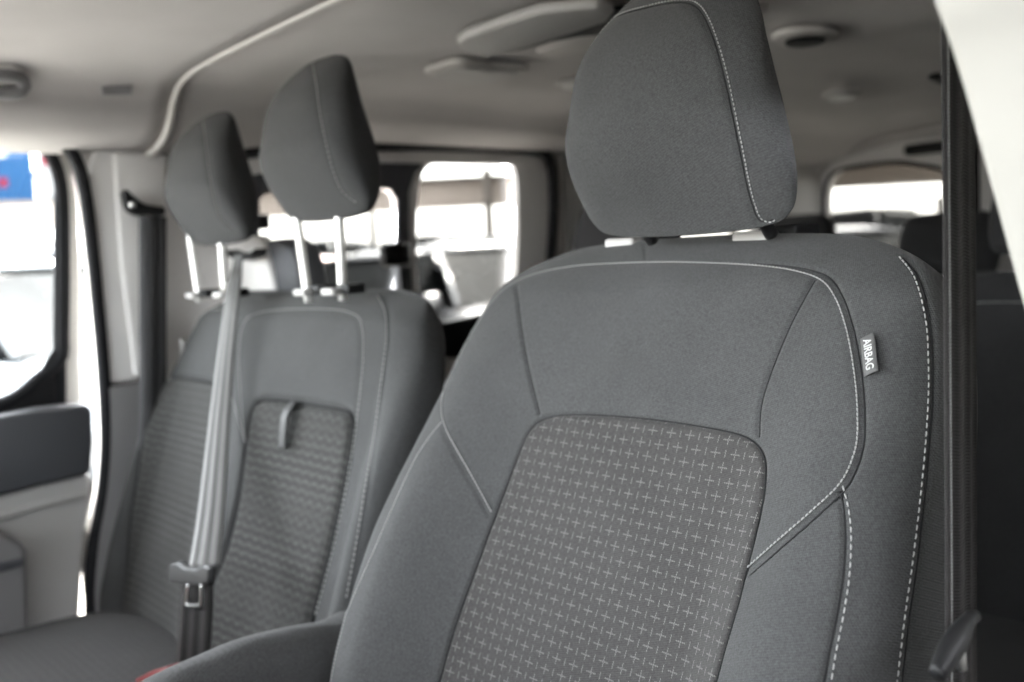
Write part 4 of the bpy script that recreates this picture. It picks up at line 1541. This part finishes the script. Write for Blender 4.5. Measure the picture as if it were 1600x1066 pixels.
# ================================================================== OUTSIDE
def car(x, y, rz, col, label, L=4.5, Wd=1.82, H=1.46, metal=0.3, zs=1.0):
    r = empty('parked_car', (x, y, 0), label, 'car', 'cars parked in the yard')
    r.rotation_euler = (0, 0, rz)
    r.scale = (1, 1, zs)
    paint = base_mat('car_paint', col, 0.25, metal=metal, coat=1.0)
    prof = [(-.5, .30), (-.5, .62), (-.47, .68), (-.44, .70), (-.22, .98 / 1.46 * 1.0), (-.02, .67), (.5, .64)]
    # body lower: cross sections along length
    secs = [(-2.2, .35, .62, .78), (-2.1, .28, .72, .86), (-1.6, .22, .84, .89), (-1.0, .2, .92, .89), (0, .2, .95, .89), (1.2, .2, .98, .89), (1.9, .25, 1.0, .87), (2.15, .35, .95, .80), (2.2, .45, .85, .74)]
    vv, ff = [], []
    K = 12
    for (sx, zb_, zt, hw) in secs:
        sx *= L / 4.4
        hw *= Wd / 1.78
        ring_ = [(-hw * .92, zb_), (-hw, zb_ + .1), (-hw * 1.0, (zb_ + zt) / 2), (-hw * .985, zt - .12), (-hw * .9, zt - .02), (-hw * .5, zt + .02), (hw * .5, zt + .02), (hw * .9, zt - .02), (hw * .985, zt - .12), (hw, (zb_ + zt) / 2), (hw, zb_ + .1), (hw * .92, zb_)]
        for (a, b) in ring_: vv.append((sx, a, b))
    for j in range(len(secs) - 1):
        for i in range(K):
            a = j * K + i; b = j * K + (i + 1) % K
            ff.append((a, b, b + K, a + K))
    ff.append(tuple(range(K))); ff.append(tuple((len(secs) - 1) * K + i for i in range(K))[::-1])
    body = mesh_obj('body', vv, ff, paint, r)
    # greenhouse
    gl = [(-1.05, .93), (-.35, H - .06), (.2, H), (1.1, H - .03), (1.95, .99)]
    vv, ff = [], []
    for (sx, z) in gl:
        hw = .80 if z < 1.1 else .60
        for s_ in (-1, 1):
            vv.append((sx * L / 4.4, s_ * .82, .93)); vv.append((sx * L / 4.4, s_ * hw, z))
    for j in range(len(gl) - 1):
        a = j * 4
        ff += [(a, a + 1, a + 5, a + 4), (a + 2, a + 6, a + 7, a + 3), (a + 1, a + 3, a + 7, a + 5)]
    gm = M['car_glass']
    mesh_obj('windows', vv, ff, gm, r, smooth=False)
    rf = [(-.33, H - .045), (.2, H + .012), (1.08, H - .018)]
    vv = []
    ff = []
    for (sx, z) in rf:
        for s_ in (-.57, -.3, .3, .57):
            vv.append((sx * L / 4.4, s_ , z + (0.02 if abs(s_) < .5 else 0)))
    for j in range(2):
        for i in range(3):
            a = j * 4 + i
            ff.append((a, a + 1, a + 5, a + 4))
    ro = mesh_obj('roof', vv, ff, paint, r)
    so = ro.modifiers.new('s', 'SOLIDIFY'); so.thickness = 0.03
    for s_ in (-1, 1):
        for (a, b) in (((-1.08, .94), (-.33, H - .04)), ((.2, .95), (.22, H)), ((1.98, .99), (1.08, H - .02))):
            o = tube('window_pillar', [(a[0] * L / 4.4, s_ * .83, a[1]), (b[0] * L / 4.4, s_ * .60, b[1])], 0.028, paint, r, seg=8)
    tyre = M['rubber']
    for sx in (-1.38, 1.32):
        for s_ in (-1, 1):
            wv, wf = [], []
            n = 24
            for k in range(n):
                a = 2 * math.pi * k / n
                for (rr, yy) in ((.31, -.1), (.33, -.06), (.33, .06), (.31, .1)):
                    wv.append((sx * L / 4.4 + rr * math.cos(a), s_ * .8 + yy, .33 + rr * math.sin(a)))
            for k in range(n):
                for i in range(3):
                    wf.append((k * 4 + i, k * 4 + i + 1, ((k + 1) % n) * 4 + i + 1, ((k + 1) % n) * 4 + i))
            wf.append(tuple(k * 4 for k in range(n))); wf.append(tuple(k * 4 + 3 for k in range(n))[::-1])
            wh = mesh_obj('wheel', wv, wf, tyre, r)
            hv_ = [(sx * L / 4.4 + .21 * math.cos(2 * math.pi * k / 16), s_ * .915, .33 + .21 * math.sin(2 * math.pi * k / 16)) for k in range(16)]
            mesh_obj('rim', hv_, [tuple(range(16))], M['steel'], wh, smooth=False)
    box('grille', (-2.2 * L / 4.4, 0, .52), (.06, .9, .18), M['black'], r, bev=.03)
    box('bumper', (-2.2 * L / 4.4, 0, .32), (.10, 1.5, .16), M['black'], r, bev=.04)
    for s_ in (-1, 1):
        box('side_mirror', (-.78 * L / 4.4, s_ * .98, .98), (.12, .2, .14), paint, r, bev=.04)
        box('window_trim', (.45 * L / 4.4, s_ * .865, .955), (2.6, .02, .03), M['steel'], r)
    for s_ in (-.62, .62):
        box('headlight', (-2.13 * L / 4.4, s_, .62), (.14, .32, .14), M['lens'], r, bev=.04)
    return r


def outpos(px, dist):
    d = ray(px, 400); d.z = 0; d.normalize()
    return CAM.x + d.x * dist, CAM.y + d.y * dist


CG = 'cars parked in the yard'
for (px, dist, off, col, lab_, zs) in (
        (735, 11.5, 30, (0.30, 0.30, 0.31), 'silver car nearest outside the right sliding door window, its bonnet towards the van', 1.16),
        (800, 15.5, 75, (0.03, 0.033, 0.04), 'dark car parked behind the silver one outside the right sliding door window', 1.25),
        (640, 17.0, -30, (0.16, 0.155, 0.14), 'sand coloured car behind the divider of the sliding door windows', 1.2),
        (590, 11.0, -35, (0.06, 0.06, 0.065), 'dark grey car outside, right of the raised headrest posts', 1.12),
        (490, 13.0, 35, (0.08, 0.018, 0.01), 'dark red car outside, seen between the raised headrest posts', 1.12),
        (20, 8.5, 35, (0.12, 0.13, 0.14), 'grey car nearest outside the front passenger window', 1.16),
        (85, 13.0, 80, (0.3, 0.3, 0.3), 'white car farther off outside the front passenger window', 1.2),
        (430, 16.0, 70, (0.25, 0.24, 0.22), 'pale car farther off outside, left of the raised headrest posts', 1.25),
        (700, 19.0, 100, (0.03, 0.03, 0.035), 'black car in the far row outside the right sliding door window', 1.35),
        (545, 19.0, 80, (0.05, 0.06, 0.07), 'dark blue car in the far row outside the left sliding door window', 1.35),
        (10, 17.0, 95, (0.02, 0.02, 0.022), 'black car in the far row outside the front passenger window', 1.4),
        (60, 10.5, -25, (0.07, 0.075, 0.08), 'dark grey car behind the nearest one outside the front passenger window', 1.25),
        (1400, 17.0, 85, (0.03, 0.03, 0.03), 'black car standing crosswise outside the rear door window', 1.35),
        (1330, 14.0, 40, (0.12, 0.12, 0.13), 'grey car outside the rear door window', 1.15)):
    x, y = outpos(px, dist)
    car(x, y, math.atan2(y - CAM.y, x - CAM.x) + rad(off), col, lab_, zs=zs)

# open sheds in the yard: white posts, beams and fascia
def shed(name, cx, cy, rz, L, D, H, label, npost=5, fas=0.55, col=(0.10, 0.078, 0.062)):
    r = empty(name, (cx, cy, 0), label, 'shed')
    r.rotation_euler = (0, 0, rz)
    pm = base_mat('shed_paint', (0.11, 0.095, 0.082), 0.6, noise=0.05, nscale=1)
    fm = base_mat('shed_fascia', col, 0.7, noise=0.05, nscale=1)
    box('fascia', (0, -D / 2, H), (L, 0.12, fas), fm, r, bev=0.01)
    box('roof', (0, 0, H + fas / 2 + 0.05), (L + 0.6, D + 0.6, 0.08), pm, r)
    box('back_wall', (0, D / 2, 0.65), (L, 0.15, 1.3), pm, r)
    for k in range(npost):
        x_ = -L / 2 + 0.2 + k * (L - 0.4) / (npost - 1)
        box('post', (x_, -D / 2, H / 2 - fas / 2), (0.16, 0.16, H - fas), pm, r, bev=0.01)
        box('rafter', (x_, 0.0, H + fas / 2 - 0.08), (0.12, D - 0.3, 0.18), pm, r)
    box('rail', (0, -D / 2 - 0.002, 1.1), (L - 0.6, 0.06, 0.08), pm, r)
    return r
x, y = outpos(660, 26)
shed('open_shed', x, y, YAW, 34, 6, 3.05, 'long pale open shed beyond the cars, seen through the sliding door windows', 9, 0.62, (0.42, 0.36, 0.32))
x, y = outpos(1380, 22)
shed('open_shed', x, y, rad(25), 16, 6, 3.75, 'pale open shed with posts behind the van, seen through the rear window', 4, 0.30, (0.55, 0.46, 0.40))
x, y = outpos(60, 30)
shed('open_shed', x, y, rad(78), 18, 6, 3.9, 'white open shed beyond the sign, seen through the front passenger window', 6, 0.5, (0.8, 0.8, 0.8))

# added, out of view: tin roof and boarded wall that block sky light
cp = empty('added_shade_shelter', (2.9, 2.5, 0), 'added unseen tin roof with dark boarded side, blocking sky light around the van', 'added_shade_shelter')
tin = base_mat('tin_roof', (0.12, 0.12, 0.12), 0.7, noise=0.1, nscale=2)
box('shade_roof_sheet', (-2.05, -2.2, 3.3), (4.5, 13.0, 0.05), tin, cp)
box('light_block_wall', (0.1, -1.5, 1.32), (0.08, 11.6, 2.64), base_mat('dark_boards', (0.06, 0.055, 0.05), 0.8, noise=0.3, nscale=3), cp)
for yy in (-8.5, -4.1, 0.1, 4.1):
    box('beam', (-2.05, yy, 3.2), (4.4, 0.10, 0.16), tin, cp)
for xx in (-4.15, 0.0):
    for yy in (-8.5, 4.1):
        box('post', (xx, yy, 1.6), (0.12, 0.12, 3.2), tin, cp)

# advertising board, blue with red lettering bars and a white notice
def board():
    x, y = outpos(40, 15.0)
    r = empty('sign_board', (x, y, 0), 'blue and white sign board with red and white lettering outside the passenger window', 'sign')
    r.rotation_euler = (0, 0, rad(72))
    z0 = 2.90
    W_ = 2.2
    box('panel', (-0.9, 0, z0 + 0.17), (W_, 0.06, 0.80), base_mat('board_blue', (0.006, 0.030, 0.075), 0.7, spec=0.1), r, bev=0.005)
    box('notice', (0.62, 0, z0 + 0.17), (0.72, 0.06, 0.80), base_mat('board_white', (0.11, 0.11, 0.11), 0.6), r, bev=0.005)
    rm = base_mat('board_red', (0.09, 0.003, 0.01), 0.7, spec=0.1)
    wm = base_mat('board_letters', (0.15, 0.15, 0.15), 0.5)
    for (zz, n, x0, dx, mt, hgt_) in ((z0 + 0.40, 9, -1.8, 0.2, wm, 0.09), (z0 + 0.02, 10, -1.85, 0.185, rm, 0.12)):
        for k in range(n):
            box('letter_bar', (x0 + k * dx, -0.034, zz), (0.10 + 0.03 * (k % 3), 0.01, hgt_), mt, r)
    box('red_mark', (0.42, -0.034, z0 + 0.36), (0.22, 0.01, 0.24), rm, r)
    for k in range(3):
        box('text_line', (0.66, -0.034, z0 + 0.10 - k * 0.09), (0.44, 0.01, 0.03), rm, r)
    for s_ in (-1.7, 0.8):
        tube('post', [(s_, 0.05, 0), (s_, 0.05, z0 + 0.5)], 0.05, M['steel'], r)
board()
